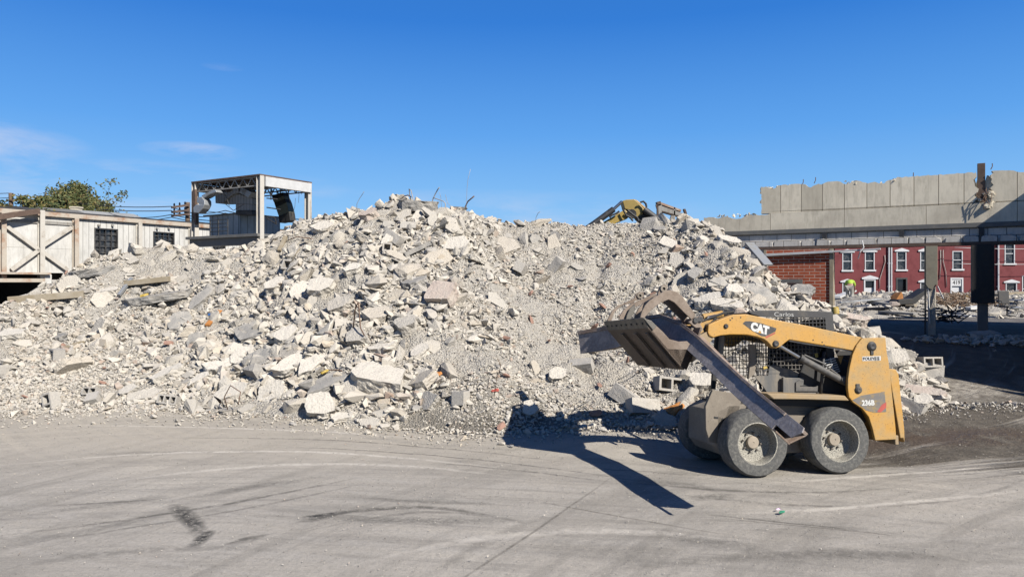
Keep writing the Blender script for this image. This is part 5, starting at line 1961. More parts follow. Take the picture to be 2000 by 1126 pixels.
shade_block('tall_building', 'tall plain building outside the right edge behind the low one', [(-3.4, 22.3), (-3.4, 30), (-16, 30), (-16, 22.3)], 6.0)
lo_ = shade_block('low_building', 'low plain building outside the right edge shading the open bay', [(-1.9, 16.3), (-1.9, 21.3), (-10, 25.6), (-10, 21.2)], 4.5)
st_e = thing(G, 'shadow_sheet', 'unseen pointed sheet on posts added outside the right edge to cast a shadow tip', 'shadow_caster')  # added out of view so that its shadow tip falls on the mud
MB().prism([(3.95, 15.5, 2.9), (9, 13.2, 2.9), (9, 15.2, 2.9)], (0, 0, .08)).build('sheet', M['angle'], st_e)
for x_, y_ in ((5.2, 15.05), (8.7, 13.6), (8.7, 14.9)):
    MB().rng((x_ - .06, y_ - .06, .2), (x_ + .06, y_ + .06, 2.897)).build('post', M['angle'], st_e)

# ------------------------------------------------------------------ row of red houses behind
DH = 62.0
HZ0 = .95


def hx(px):
    return (px - 1000) / FPX * DH


def hz(py):
    return CAMZ + (HOR - py) / FPX * DH


def house(x0, x1, htop, label, wins, doors, seed):
    e = bpy.data.objects.new('row_house', None)
    COL.objects.link(e)
    e.location = (0, DH, 0)
    tag(e, label, 'row house', 'red row houses beyond the yard')
    # facade with real openings: strips between holes
    holes = sorted([(hx(w[0]), hx(w[1]), hz(w[3]), hz(w[2])) for w in wins + doors])
    xs_ = sorted(set([x0, x1] + [h[0] for h in holes] + [h[1] for h in holes]))
    zs_ = sorted(set([HZ0 - .3, htop] + [h[2] for h in holes] + [h[3] for h in holes]))
    vid, mv, mf = {}, [], []

    def vtx(x, z):
        if (x, z) not in vid:
            vid[(x, z)] = len(mv)
            mv.append((x, 0, z))
        return vid[(x, z)]
    for i in range(len(xs_) - 1):
        for j in range(len(zs_) - 1):
            cx_, cz_ = (xs_[i] + xs_[i + 1]) / 2, (zs_[j] + zs_[j + 1]) / 2
            if any(h[0] < cx_ < h[1] and h[2] < cz_ < h[3] for h in holes):
                continue
            mf.append((vtx(xs_[i], zs_[j]), vtx(xs_[i + 1], zs_[j]), vtx(xs_[i + 1], zs_[j + 1]), vtx(xs_[i], zs_[j + 1])))
    mbw = MB().add(mv, mf)
    mbw.rng((x0, .30, HZ0 - .3), (x1, 9, htop))
    wl = mbw.build('wall', M['housered'], e, fixn=False)
    rf = MB().rng((x0 - .0, -.15, htop), (x1, 9.1, htop + .25)).build('roof', M['asphaltroof'], e)
    MB().rng((x0, -.25, htop - .35), (x1, -.005, htop + .02)).build('cornice', M['trim'], e)
    MB().rng((x0 + .6, 4, htop + .25), (x0 + 1.2, 4.7, htop + 1.0)).build('chimney', M['brick'], rf)
    for (a, b, t_, s_, ped) in wins:
        xa, xb_, z1, z0 = hx(a), hx(b), hz(t_), hz(s_)
        f = MB()
        k = .07
        f.rng((xa, -.03, z0), (xa + k, .16, z1))
        f.rng((xb_ - k, -.03, z0), (xb_, .16, z1))
        f.rng((xa + k, -.03, z1 - k), (xb_ - k, .16, z1))
        f.rng((xa + k, .03, (z0 + z1) / 2 - .03), (xb_ - k, .12, (z0 + z1) / 2 + .03))
        fo = f.build('window', M['trim'], e)
        MB().rng((xa + k, .10, z0), (xb_ - k, .13, z1 - k)).build('pane', M['pane'], fo)
        MB().rng((xa - .10, -.10, z0 - .14), (xb_ + .10, .1, z0)).build('sill', M['trim'], fo)
        if ped:
            MB().prism([(xa - .2, -.10, z1), (xb_ + .2, -.10, z1), (xb_ + .2, -.10, z1 + .10), ((xa + xb_) / 2, -.10, z1 + .30), (xa - .2, -.10, z1 + .10)], (0, .2, 0)).build('pediment', M['trim'], fo)
    for (a, b, t_, s_, kind) in doors:
        xa, xb_, z1, z0 = hx(a), hx(b), hz(t_), hz(s_)
        f = MB()
        k = .12
        fr_m = M['trim'] if kind != 'dark' else M['black']
        f.rng((xa, -.04, z0), (xa + k, .2, z1))
        f.rng((xb_ - k, -.04, z0), (xb_, .2, z1))
        f.rng((xa + k, -.04, z1 - k), (xb_ - k, .2, z1))
        fo = f.build('door_frame', fr_m, e)
        if kind == 'dark':
            MB().rng((xa + k, .2, z0), (xb_ - k, .24, z1 - k)).build('door', M['glassdark'], fo)
            continue
        zt2 = z1 - k - .62
        MB().rng((xa + k, .14, z0), (xb_ - k, .2, zt2)).build('door', M['trim'], fo)
        pn = MB()
        cx_ = (xa + xb_) / 2
        for sx_ in (-1, 1):
            pn.rng((cx_ + sx_ * .28 - .14, .125, zt2 - .75), (cx_ + sx_ * .28 + .14, .14, zt2 - .5))
        pn.build('door_light', M['glassdark'], fo)
        if kind == 'number':
            MB().rng((xa + k, .02, zt2 + .02), (xb_ - k, .06, z1 - k)).build('transom_board', M['trim'], fo)
            text_mb('419', .44, lambda x, y_, z: (cx_ + x, .018 - z, (zt2 + z1 - k) / 2 + y_), .002, .012).build('house_number', M['black'], fo, fixn=False)
        else:
            MB().rng((xa + k, .14, zt2), (xb_ - k, .17, z1 - k)).build('transom_glass', M['glassdark'], fo)
            MB().prism([(xa - .2, -.10, z1), (xb_ + .2, -.10, z1), (xb_ + .2, -.10, z1 + .14), (cx_, -.10, z1 + .34), (xa - .2, -.10, z1 + .14)], (0, .2, 0)).build('pediment', M['trim'], fo)
    return e


HT = 7.15
house(hx(1520), hx(1632), HT, 'red row house mostly hidden behind the brick wall', [(1545, 1565, 493, 527, 1), (1595, 1614, 493, 527, 1)], [(1590, 1612, 546, 606, 'dark')], 0)
house(hx(1632), hx(1736), HT, 'red row house with two white pedimented windows next to the brick wall', [(1645, 1664, 493, 527, 1), (1689, 1708, 492, 526.5, 1), (1645, 1664, 551, 590, 1)], [(1687, 1710, 545, 604, 'ped')], 1)
house(hx(1738), hx(1842), HT, 'red row house with a dark empty doorway between the drainpipes and the tan column', [(1751, 1770, 491, 526, 1), (1797, 1815, 491, 526, 1), (1797, 1815, 551, 590, 1)], [(1750, 1772, 542, 604, 'dark')], 2)
house(hx(1842), hx(1947), HT, 'red row house with the number 419 over its door', [(1860, 1880, 490, 525, 0), (1906, 1925, 490, 525, 0), (1906, 1925, 551, 590, 1)], [(1856, 1881, 542, 604, 'number')], 3)
house(hx(1949), hx(2056), HT + .7, 'taller red row house with a higher upper window at the right edge', [(1962, 1982, 476, 514, 0), (2010, 2030, 476, 514, 0), (1964, 1986, 552, 592, 1), (1996, 2018, 538, 590, 0)], [(2026, 2048, 540, 604, 'ped')], 4)
house(hx(2058), hx(2165), HT, 'red row house outside the right edge', [(2070, 2090, 490, 525, 1)], [(2110, 2134, 540, 604, 'ped')], 5)
for (px, dx_, lab) in ((1734.5, 0, 'left one of the two white drainpipes between red houses'), (1739.5, 0, 'right one of the two white drainpipes between red houses'), (1948, 0, 'single white drainpipe beside the taller red house')):
    x = hx(px)
    dp = MB().tube([(x, DH - .12, HZ0), (x, DH - .12, HT - .3)], .07, 8)
    for z in (2.0, 4.0):
        dp.rng((x - .09, DH - .14, z), (x + .09, DH - .003, z + .08))
    tag(dp.build('drainpipe', M['trim'], None, 0, 40), lab, 'drainpipe')
for (pp, lab) in (([(1727, 498), (1728, 510), (1722, 530), (1717, 545), (1717, 562)], 'dangling cable on the house left of the drainpipes'),
                  ([(1836, 488), (1836, 520), (1834, 545)], 'thin cable right of the tan column'),
                  ([(1841, 488), (1841, 510), (1846, 530), (1848, 560)], 'wavy cable farther right of the tan column')):
    tag(MB().tube([(hx(a), DH - .08, hz(b)) for a, b in pp], .035, 5).build('cable', M['rebar_grey'], None, 0, True), lab, 'cable')
for (py0, py1, lab) in ((484, 487, 'upper white wire crossing the taller house'), (515, 516, 'faint wire across the red facades')):
    pts_ = [(hx(1850 + 25 * i), DH - 1.0, hz(py0 + (py1 - py0) * i / 7 + math.sin(i / 7 * 3.14) * 1.2)) for i in range(8)]
    tag(MB().tube(pts_, .022, 5).build('overhead_wire', M['white'], None, 0, True), lab, 'wire')

# ------------------------------------------------------------------ debris field between the bay and the houses
rd_ = random.Random(21)


def field_h(X, Y):
    return GZ0 + np.clip((Y - 29) / 7, 0, 1) * np.clip((57 - Y) / 4, 0, 1) * (.42 + .25 * np.sin(X * .9 + 1) * np.sin(Y * .5) + .22 * np.sin(X * 2.3 + Y))


xs2 = np.linspace(9, 46, 150)
ys2 = np.linspace(27, 60, 110)
FX, FY = np.meshgrid(xs2, ys2)
FZ = field_h(FX, FY) - .03
for k in range(FZ.shape[0]):
    for j in range(FZ.shape[1]):
        FZ[k, j] += .18 * noise.noise((FX[k, j] * .9, FY[k, j] * .9, 4)) * min(1, max(0, (FY[k, j] - 29) / 3))
tag(grid_mesh('debris_field', FX, FY, FZ, M['gravel']), 'low field of crushed rubble in front of the red houses', 'rubble', kind='stuff')
n = 9000
X = nrg.uniform(10, 45, n)
Y = nrg.uniform(28.5, 58, n)
sz = .08 + .30 * nrg.random(n) ** 3
okm = (Y > 31) | (nrg.random(n) < .25)
Zf = field_h(X, Y) + sz * .15
stone_mass('debris_stones', np.stack([X, Y, Zf], 1)[okm], sz[okm], M['stone'], 'broken stones spread over the low debris field in front of the red houses', 'rubble')
# low broken wall in front of the houses
jw = [(hx(1690), 1.0)]
x = hx(1690)
while x < hx(2060):
    jw.append((x, hz(573) + (DH - 57) * 0 + rd_.uniform(-.12, .12)))
    x += rd_.uniform(.15, .5)
jw.append((x, 1.0))
k_ = 57 / DH
tag(MB().prism([(a * k_, 57, CAMZ + (b - CAMZ) * k_ if b > 1.01 else .7) for a, b in jw], (0, .4, 0)).build('low_wall', M['bandconc'], None), 'low broken concrete wall running in front of the red houses', 'low wall')
# loose boards, sheets and beams lying about
names = [('timber_board', 'wood'), ('sheet_metal', 'galv'), ('concrete_beam', 'slab_grey'), ('pale_board', 'white'), ('steel_angle_bar', 'black')]
FD = [(1720, 612, 1790, 618, 2, 'long pale beam lying on the dark ground left of the tan column'), (1736, 624, 1812, 626, 0, 'flat board on the dark ground left of the column foot'),
      (1832, 618, 1895, 622, 3, 'white board on the ground right of the tan column'), (1640, 594, 1720, 588, 1, 'long bent sheet lying left in the debris field'),
      (1650, 602, 1700, 600, 3, 'white strip in front of the long bent sheet'), (1700, 592, 1745, 600, 2, 'grey beam end in the middle of the debris field'),
      (1777, 600, 1812, 594, 0, 'tan board propped by the tan column'), (1890, 606, 1918, 602, 3, 'pale splinter in front of the wire heap'),
      (1945, 578, 1998, 574, 0, 'ochre board right of the black column'), (1950, 588, 2000, 590, 3, 'white slotted strip at the right edge'),
      (1633, 583, 1668, 570, 3, 'white sheet leaning at the left of the debris field'), (1690, 606, 1740, 606, 4, 'dark bar on the ground in the debris field'),
      (1860, 614, 1880, 620, 4, 'dark bar beside the column foot'), (1955, 600, 1990, 606, 1, 'metal strip by the chair')]


def on_field(px, py):
    d = ray(px, py)
    Yq = 24.0
    while Yq < 60 and CAMZ + d.z * Yq > max(GZ0, float(field_h(d.x * Yq, Yq)) if Yq > 27 else GZ0):
        Yq += .1
    return Vector((d.x * Yq, Yq, CAMZ + d.z * Yq))


for (a, b, c_, d_, k, lab) in FD:
    p, q = on_field(a, b), on_field(c_, d_)
    p.z += .08
    q.z += .10
    nm_2, mk = names[k]
    tag(MB().bar(p, q, rd_.uniform(.18, .45), rd_.uniform(.04, .14)).build(nm_2, M[mk], None, .008), lab, 'board' if k in (0, 3) else 'debris')
# black open box, orange scrap, yellow barrier rail
p = on_field(1776, 597)
bx_ = MB()
bx_.prism([p + Vector(q) for q in ((-.55, 0, .05), (.3, 0, .1), (.95, 0, .75), (.85, 0, .8), (.15, 0, .35), (-.5, 0, .28))], (0, .8, 0))
tag(bx_.build('crushed_bin', M['dark'], None, .02), 'crushed black bin with a raised lid in the debris field', 'bin')
p = on_field(1757, 590)
bm = hull_stone(12, (1, .7, .8), rd_, .5)
tag(link('orange_scrap', bm_mesh('orange_scrap', bm, M['orange']), p + Vector((0, 0, .2)), (0, 0, 0), .75), 'orange scrap behind the crushed black bin', 'scrap')
p = on_field(1751, 601)
bm = hull_stone(12, (1, .5, .5), rd_, .5)
tag(link('terracotta_pipe_piece', bm_mesh('terracotta_pipe_piece', bm, M['slab_pink']), p + Vector((0, 0, .15)), (0, 0, 0), .6), 'reddish pipe piece at the left of the crushed black bin', 'pipe piece')
for (a, b, c_, d_, lab) in ((1832, 583, 1862, 582, 'left yellow rail over the wire heap'), (1874, 580, 1892, 579, 'right yellow rail over the wire heap')):
    p, q = at(a, b, 40), at(c_, d_, 40)
    tag(MB().bar(p, q, .12, .10).build('yellow_rail', M['yelscrap'], None), lab, 'rail')
# heap of rusty wire and pipe offcuts
wh = MB()
for i in range(900):
    px = rd_.choice([rd_.uniform(1826, 1905), rd_.uniform(1826, 1905), rd_.uniform(1926, 1962), rd_.uniform(1785, 1826)])
    low = 1 if px > 1826 else .4
    Yq = rd_.uniform(34, 38)
    x = (px - 1000) / FPX * Yq
    hgt = (.85 if 1826 < px < 1905 else .5) * low
    z = GZ0 + rd_.random() ** 1.2 * hgt
    a = rd_.uniform(0, 6.28)
    r = rd_.uniform(.08, .3)
    e_ = rd_.uniform(-.6, .6)
    P3 = [Vector((x, Yq, z)) + Vector((math.cos(a + tt * rd_.uniform(.8, 1.6)) * r, math.sin(a + tt) * r * .6, tt * e_ * .15 + .05 * math.sin(tt * 3))) for tt in (0, .8, 1.6, 2.4)]
    wh.tube(P3, rd_.uniform(.012, .024), 4, False)
o = wh.build('wire_heap', rubble_mat('rusty_wire', 'island', [(0, (.16, .085, .045)), (.5, (.26, .15, .085)), (.85, (.40, .29, .19)), (1, (.08, .05, .035))], 2), None, fixn=False)
tag(o, 'tangled heap of rusty brown wire and pipe offcuts behind the columns', 'wire heap', kind='stuff')
# office chair left in the yard
che = bpy.data.objects.new('office_chair', None)
COL.objects.link(che)
cp = on_field(1967, 620)
che.location = cp
che.rotation_euler = (0, 0, math.radians(-100))
tag(che, 'black office chair left standing beyond the black column', 'chair')
MB().prism([(-.24, -.22, .44), (.26, -.22, .44), (.26, -.22, .52), (-.24, -.22, .52)], (0, .44, 0)).build('seat', M['black'], che, .03)
MB().prism([(-.22, -.21, .55), (-.30, -.21, 1.10), (-.36, -.21, 1.09), (-.28, -.21, .53)], (0, .42, 0)).build('backrest', M['black'], che, .03)
MB().tube([(0, 0, .46), (0, 0, .10)], .03, 8).build('column', M['black'], che)
fb = MB()
for i in range(5):
    a = i * 2 * math.pi / 5
    fb.bar((0, 0, .10), (math.cos(a) * .3, math.sin(a) * .3, .06), .05, .04)
fb.build('star_base', M['black'], che)
for s_ in (-1, 1):
    MB().tube([(-.1, s_ * .24, .47), (-.05, s_ * .30, .68), (.2, s_ * .30, .68), (.2, s_ * .24, .47)], .018, 6).build('armrest', M['black'], che)
# dark hose and scrap tangle at the column foot
tg = MB()
for i in range(14):
    p = at(rd_.uniform(1822, 1865), rd_.uniform(612, 632), rd_.uniform(21.5, 23))
    pts_ = [p + Vector((rd_.gauss(0, .25), rd_.gauss(0, .2), abs(rd_.gauss(0, .16)))) for _ in range(4)]
    tg.tube(pts_, .02, 5, False)
tag(tg.build('hose_tangle', M['wire'], None, fixn=False), 'black tangle of hose and cable at the foot of the tan column', 'hose', kind='stuff')
# shaded rubble in the bay
n = 420
X = nrg.normal(0, 1, n) * 1.1 + 12.4
Y = nrg.normal(0, 1, n) * .35 + 17.9
sz = .05 + .22 * nrg.random(n) ** 2
stone_mass('shaded_rubble', np.stack([X, Y, g_h(X, Y) + sz * .2], 1), sz, M['stone'], 'small rubble heap lying in the shade of the open bay', 'rubble')

# ------------------------------------------------------------------ worker bending down among the debris
we = bpy.data.objects.new('person', None)
COL.objects.link(we)
wp_ = at(1660, 562, 42)
we.rotation_euler = (0, 0, math.radians(62))
we.location = (wp_.x, 42, field_h(wp_.x, 42) - .05)
tag(we, 'person in a yellow-green hi-vis top and pale trousers bending over in the debris', 'person')


def skin_body(name, nodes, edges, mat, par):
    me = bpy.data.meshes.new(name)
    me.from_pydata([n_[0] for n_ in nodes], edges, [])
    o = bpy.data.objects.new(name, me)
    COL.objects.link(o)
    o.parent = par
    sk = o.modifiers.new('skin', 'SKIN')
    for i, n_ in enumerate(nodes):
        r = n_[1]
        me.skin_vertices[0].data[i].radius = (r, r)
    me.skin_vertices[0].data[0].use_root = True
    sd = o.modifiers.new('smooth', 'SUBSURF')
    sd.levels = sd.render_levels = 2
    me.materials.append(mat)
    return o


HV = plain('hi_vis_fabric', (.48, .72, .06), .8, 0, .1)
SKN = plain('skin', (.48, .29, .20), .6, 0, .08)
TRS = plain('pale_trousers', (.52, .50, .44), .9, 0, .12)
body = [((-.30, 0, .95), .15), ((-.12, 0, 1.10), .16), ((.10, 0, 1.20), .165), ((.27, 0, 1.20), .12), ((.36, 0, 1.16), .06), ((.47, 0, 1.10), .10),
        ((-.30, .10, .90), .11), ((-.18, .12, .50), .08), ((-.30, .13, .08), .06), ((-.14, .13, .03), .05),
        ((-.30, -.10, .90), .11), ((-.22, -.12, .50), .08), ((-.34, -.13, .08), .06), ((-.18, -.13, .03), .05),
        ((.22, .20, 1.15), .07), ((.34, .24, .86), .05), ((.46, .22, .60), .038), ((.50, .21, .52), .04),
        ((.22, -.20, 1.15), .07), ((.34, -.24, .86), .05), ((.48, -.20, .62), .038), ((.52, -.19, .54), .04)]
be = [(0, 1), (1, 2), (2, 3), (3, 4), (4, 5), (0, 6), (6, 7), (7, 8), (8, 9), (0, 10), (10, 11), (11, 12), (12, 13), (3, 14), (14, 15), (15, 16), (16, 17), (3, 18), (18, 19), (19, 20), (20, 21)]
skin_body('body', body, be, SKN, we)
skin_body('hi_vis_top', [((-.26, 0, 1.00), .17), ((-.10, 0, 1.12), .185), ((.10, 0, 1.215), .19), ((.27, 0, 1.215), .15), ((.22, .21, 1.15), .09), ((.31, .24, .94), .07), ((.22, -.21, 1.15), .09), ((.31, -.24, .94), .07)],
          [(0, 1), (1, 2), (2, 3), (3, 4), (4, 5), (3, 6), (6, 7)], HV, we)
skin_body('trousers', [((-.31, 0, .95), .165), ((-.30, .10, .88), .125), ((-.18, .12, .50), .095), ((-.30, .13, .12), .08), ((-.30, -.10, .88), .125), ((-.22, -.12, .50), .095), ((-.34, -.13, .12), .08)],
          [(0, 1), (1, 2), (2, 3), (0, 4), (4, 5), (5, 6)], TRS, we)
hh_ = MB().lathe([(.15, 0), (.145, .03), (.13, .08), (.09, .12), (.0001, .14)], (.47, 0, 1.11), (.45, 0, .9), 16)
hh_.build('hard_hat', HV, we, 0, True)

# ------------------------------------------------------------------ left: long white building with steel posts
LX = -29.5
lb = thing(G, 'white_building', 'long pale building with steel posts, cross bracing and dark grid windows on the left', 'building')


def lw(px, py, dx=0.0):
    return G.hit(px, py, 0, LX + dx)


ztop = lw(260, 430).z + .02
zlow = lw(40, 532).z
yA, yB, yC, yD = lw(-420, 500).y, lw(145, 500).y, lw(560, 500).y, lw(77, 500).y
wins = [(184, 230, 446, 506, 'left'), (299, 340, 453, 492, 'right'), (415, 440, 468, 505, 'hidden')]
hol = []
for (a, b, t_, s_, _) in wins:
    hol.append((lw(a, 470).y, lw(b, 470).y, lw((a + b) / 2, s_).z, lw((a + b) / 2, t_).z))
ys_ = sorted(set([yB, yC] + [h[0] for h in hol] + [h[1] for h in hol]))
zs_ = sorted(set([.5, ztop] + [h[2] for h in hol] + [h[3] for h in hol]))
ww = MB()
for i in range(len(ys_) - 1):
    for j in range(len(zs_) - 1):
        cy_, cz_ = (ys_[i] + ys_[i + 1]) / 2, (zs_[j] + zs_[j + 1]) / 2
        if any(h[0] < cy_ < h[1] and h[2] < cz_ < h[3] for h in hol):
            continue
        ww.add([(LX, ys_[i], zs_[j]), (LX, ys_[i + 1], zs_[j]), (LX, ys_[i + 1], zs_[j + 1]), (LX, ys_[i], zs_[j + 1])], [(0, 1, 2, 3)])
ww.rng((LX - 7, yB, .5), (LX - .35, yC, ztop))
ww.build('siding_wall', M['siding'], lb, fixn=False)
MB().rng((LX - 7, yA, zlow), (LX, yB - .002, ztop - .05)).build('braced_wall', M['whiteconc'], lb)
MB().rng((LX - 7, yA, ztop), (LX - .05, yC, ztop + .12)).build('roof', M['asphaltroof'], lb)
MB().rng((LX - .05, yA, ztop - .13), (LX + .14, yC, ztop + .04)).build('eave_beam', M['rustbeam'], lb, .01)
MB().rng((LX + .0, yA, ztop - .42), (LX + .05, yB, ztop - .30)).build('wall_rail', M['steelgrey'], lb)
for (h, w_) in zip(hol, wins):
    y0_, y1_, z0_, z1_ = h
    f = MB()
    k = .05
    f.rng((LX - .10, y0_, z0_), (LX + .03, y0_ + k, z1_))
    f.rng((LX - .10, y1_ - k, z0_), (LX + .03, y1_, z1_))
    f.rng((LX - .10, y0_ + k, z1_ - k), (LX + .03, y1_ - k, z1_))
    nb_ = 4
    for i in range(1, nb_):
        yy = y0_ + (y1_ - y0_) * i / nb_
        f.rng((LX - .06, yy - .018, z0_), (LX - .02, yy + .018, z1_ - k))
    for i in range(1, 5):
        zz = z0_ + (z1_ - z0_) * i / 5
        f.rng((LX - .055, y0_ + k, zz - .015), (LX - .025, y1_ - k, zz + .015))
    fo = f.build('window', M['black'], lb)
    MB().rng((LX - .10, y0_ + k, z0_), (LX - .085, y1_ - k, z1_ - k)).build('pane', M['pane'], fo)
for (px, w_, mt) in ((2, .16, 'rustbeam'), (77, .17, 'bracewhite'), (144, .16, 'rustbeam'), (268, .16, 'bracewhite'), (370, .16, 'bracewhite'), (470, .16, 'bracewhite')):
    yy = lw(px, 450).y
    zz0 = zlow - .35 if px < 100 else .6
    po = MB()
    po.rng((LX + .02, yy - w_ / 2, zz0), (LX + .05, yy + w_ / 2, ztop - .13 if px != 77 else ztop + .08))
    po.rng((LX + .22, yy - w_ / 2, zz0), (LX + .25, yy + w_ / 2, ztop - .13 if px != 77 else ztop + .08))
    po.rng((LX + .05, yy - .02, zz0), (LX + .22, yy + .02, ztop - .14))
    po.build('post', M[mt], lb, .004)
for (a, b, c_, d_) in ((6, 437, 76, 488), (76, 488, 22, 527), (140, 444, 80, 482), (86, 494, 132, 527)):
    p, q = lw(a, b, .10), lw(c_, d_, .10)
    MB().bar(p, q, .09, .14).build('brace', M['bracewhite'], lb, .004)
MB().rng((LX + .0, yA, zlow - .07), (LX + .45, lw(88, 532).y, zlow + .01)).build('sill_beam', M['rustbeam'], lb, .006)
MB().rng((LX + .02, yA, zlow - .36), (LX + .32, lw(80, 540).y, zlow - .22)).build('lower_beam', M['rustbeam'], lb, .006)
MB().rng((LX - .1, lw(80, 540).y, .4), (LX + .28, lw(88, 540).y + .1, zlow - .07)).build('corner_pier', M['whiteconc'], lb)
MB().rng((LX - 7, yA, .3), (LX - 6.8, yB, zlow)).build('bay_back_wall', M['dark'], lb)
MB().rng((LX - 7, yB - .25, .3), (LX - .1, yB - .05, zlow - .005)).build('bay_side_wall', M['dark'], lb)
# sagging broken fascia on the near end
p, q = lw(-60, 432, .5), lw(77, 412, .35)
MB().bar(p, q, .10, .20).build('sagging_fascia', M['rustdark'], lb, .006)
# lamps over the windows
for px in (193, 220, 307, 330):
    p = lw(px, 440 if px < 250 else 446, .06)
    MB().box(p, (.1, .08, .08)).build('wall_lamp', M['steelgrey'], lb, .01)

# roofs beyond the white building
rh = bpy.data.objects.new('roof_house', None)
COL.objects.link(rh)
tag(rh, 'low house with a grey sheet metal roof and chimney behind the white building', 'house')
D_ = 40
c1, c2, c3, c4 = at(70, 404, D_), at(150, 410, D_), at(184, 424, D_), at(60, 424, D_)
MB().prism([c1, c2, c3, c4], (0, 6, .35)).build('roof', M['greyroof'], rh)
MB().prism([c4 + Vector((0, .3, -.05)), c3 + Vector((-.3, .3, -.05)), Vector((c3.x - .3, c3.y + .3, .5)), Vector((c4.x, c4.y + .3, .5))], (0, 5.5, 0)).build('wall', M['whiteconc'], rh)
p = at(149, 416, D_ + 1)
mbc = MB().rng((p.x - .22, p.y - .2, p.z - .3), (p.x + .22, p.y + .2, p.z + .28))
mbc.rng((p.x - .26, p.y - .24, p.z + .28), (p.x + .26, p.y + .24, p.z + .36))
mbc.build('chimney', M['bandconc'], rh)
dr = bpy.data.objects.new('dark_roof_house', None)
COL.objects.link(dr)
tag(dr, 'building with a dark sloping roof at the left edge behind the white building', 'house')
D_ = 38
q1, q2, q3, q4 = at(-120, 392, D_), at(18, 401, D_), at(108, 417, D_), at(-120, 417, D_)
MB().prism([q1, q2, q3, q4], (0, 6, .2)).build('roof', M['asphaltroof'], dr)
MB().prism([q4 + Vector((0, .2, -.02)), q3 + Vector((-.5, .2, -.02)), Vector((q3.x - .5, q3.y + .2, .5)), Vector((q4.x, q4.y + .2, .5))], (0, 5.5, 0)).build('wall', M['whiteconc'], dr)

# ------------------------------------------------------------------ left: stripped steel frame with ducts
fx0, fx1, fy0, fy1 = -24.0, -20.4, 16.9, 19.1
sf = thing(G, 'stripped_frame', 'stripped steel frame with flat roof standing on a platform left of the heap', 'steel frame')
zT, zP = G.hit(510, 343, 1, fy0).z, G.hit(510, 456, 1, fy0).z


def hcol(x, y_, z0, z1, mat, along='x'):
    mb = MB()
    if along == 'x':
        mb.rng((x - .085, y_ - .012, z0), (x + .085, y_ + .012, z1))
        mb.rng((x - .105, y_ - .085, z0), (x - .085, y_ + .085, z1))
        mb.rng((x + .085, y_ - .085, z0), (x + .105, y_ + .085, z1))
    return mb.build('column', mat, sf, .003)


CW = dirty('frame_white_paint', (.74, .70, .62), (.34, .26, .18), .22, .7, 0, 2.2, (.2, .1, .05), .6, .12, True)
for (x, y_) in ((fx0, fy0), (fx1, fy0), (fx1, fy1), (fx0, fy1)):
    hcol(x, y_, .6 if (x, y_) != (fx1, fy1) else 2.0, zT, CW)
MB().rng((fx0 - .1, fy0 - .1, zT + .0), (fx1 + .1, fy1 + .1, zT + .05)).build('roof_deck', M['rustdark'], sf)
jo = MB()
for yj in (fy0 + .0, fy0 + .75, fy0 + 1.5, fy1):
    jo.bar((fx0 + .15, yj, zT - .03), (fx1 - .15, yj, zT - .03), .05, .04)
    jo.bar((fx0 + .15, yj, zT - .33), (fx1 - .15, yj, zT - .33), .05, .04)
    nn_ = 14
    for i in range(nn_):
        xa = fx0 + .2 + (fx1 - fx0 - .4) * i / nn_
        xb_ = fx0 + .2 + (fx1 - fx0 - .4) * (i + 1) / nn_
        jo.bar((xa, yj, zT - (.03 if i % 2 else .33)), (xb_, yj, zT - (.33 if i % 2 else .03)), .03, .03)
jo.build('roof_trusses', M['steelgrey'], sf)
MB().rng((fx1 + .0, fy0 + .1, zT - .36), (fx1 + .18, fy1 - .0, zT - .02)).build('side_beam', M['white'], sf, .004)
MB().rng((fx0 - .18, fy0 + .1, zT - .3), (fx0 - .0, fy1, zT - .02)).build('side_beam', CW, sf, .004)
MB().rng((fx0 - .3, fy0 - .2, zP - .10), (fx1 + .1, fy1 + 1.2, zP)).build('platform', M['angle'], sf, .004)
MB().rng((fx0 - .2, fy0 - .1, zP - .38), (fx1 + .05, fy0 + .1, zP - .102)).build('platform_beam', M['angle'], sf, .004)
MB().rng((fx1 - .12, fy0 + .1, zP - .38), (fx1 + .05, fy1 + 1.2, zP - .102)).build('platform_beam', M['angle'], sf, .004)
br = MB()
br.bar((fx1 - .5, fy0 + .2, zP - .4), (fx1 - 1.0, fy0 + .5, zP - 1.2), .08, .08)
br.build('platform_brace', M['rustdark'], sf)
# guard rail
gr = MB()
for dz_ in (.18, .32, .46, .60):
    a = G.hit(411, 455, 1, fy0 + .15)
    b = G.hit(445, 455, 1, fy0 + .15)
    gr.tube([(a.x, fy0 + .15, zP + dz_), (b.x, fy0 + .15, zP + dz_)], .014, 5)
for px in (411, 427, 445):
    a = G.hit(px, 455, 1, fy0 + .15)
    gr.tube([(a.x, fy0 + .15, zP), (a.x, fy0 + .15, zP + .6)], .018, 5)
gr.build('guard_rail', M['black'], sf)
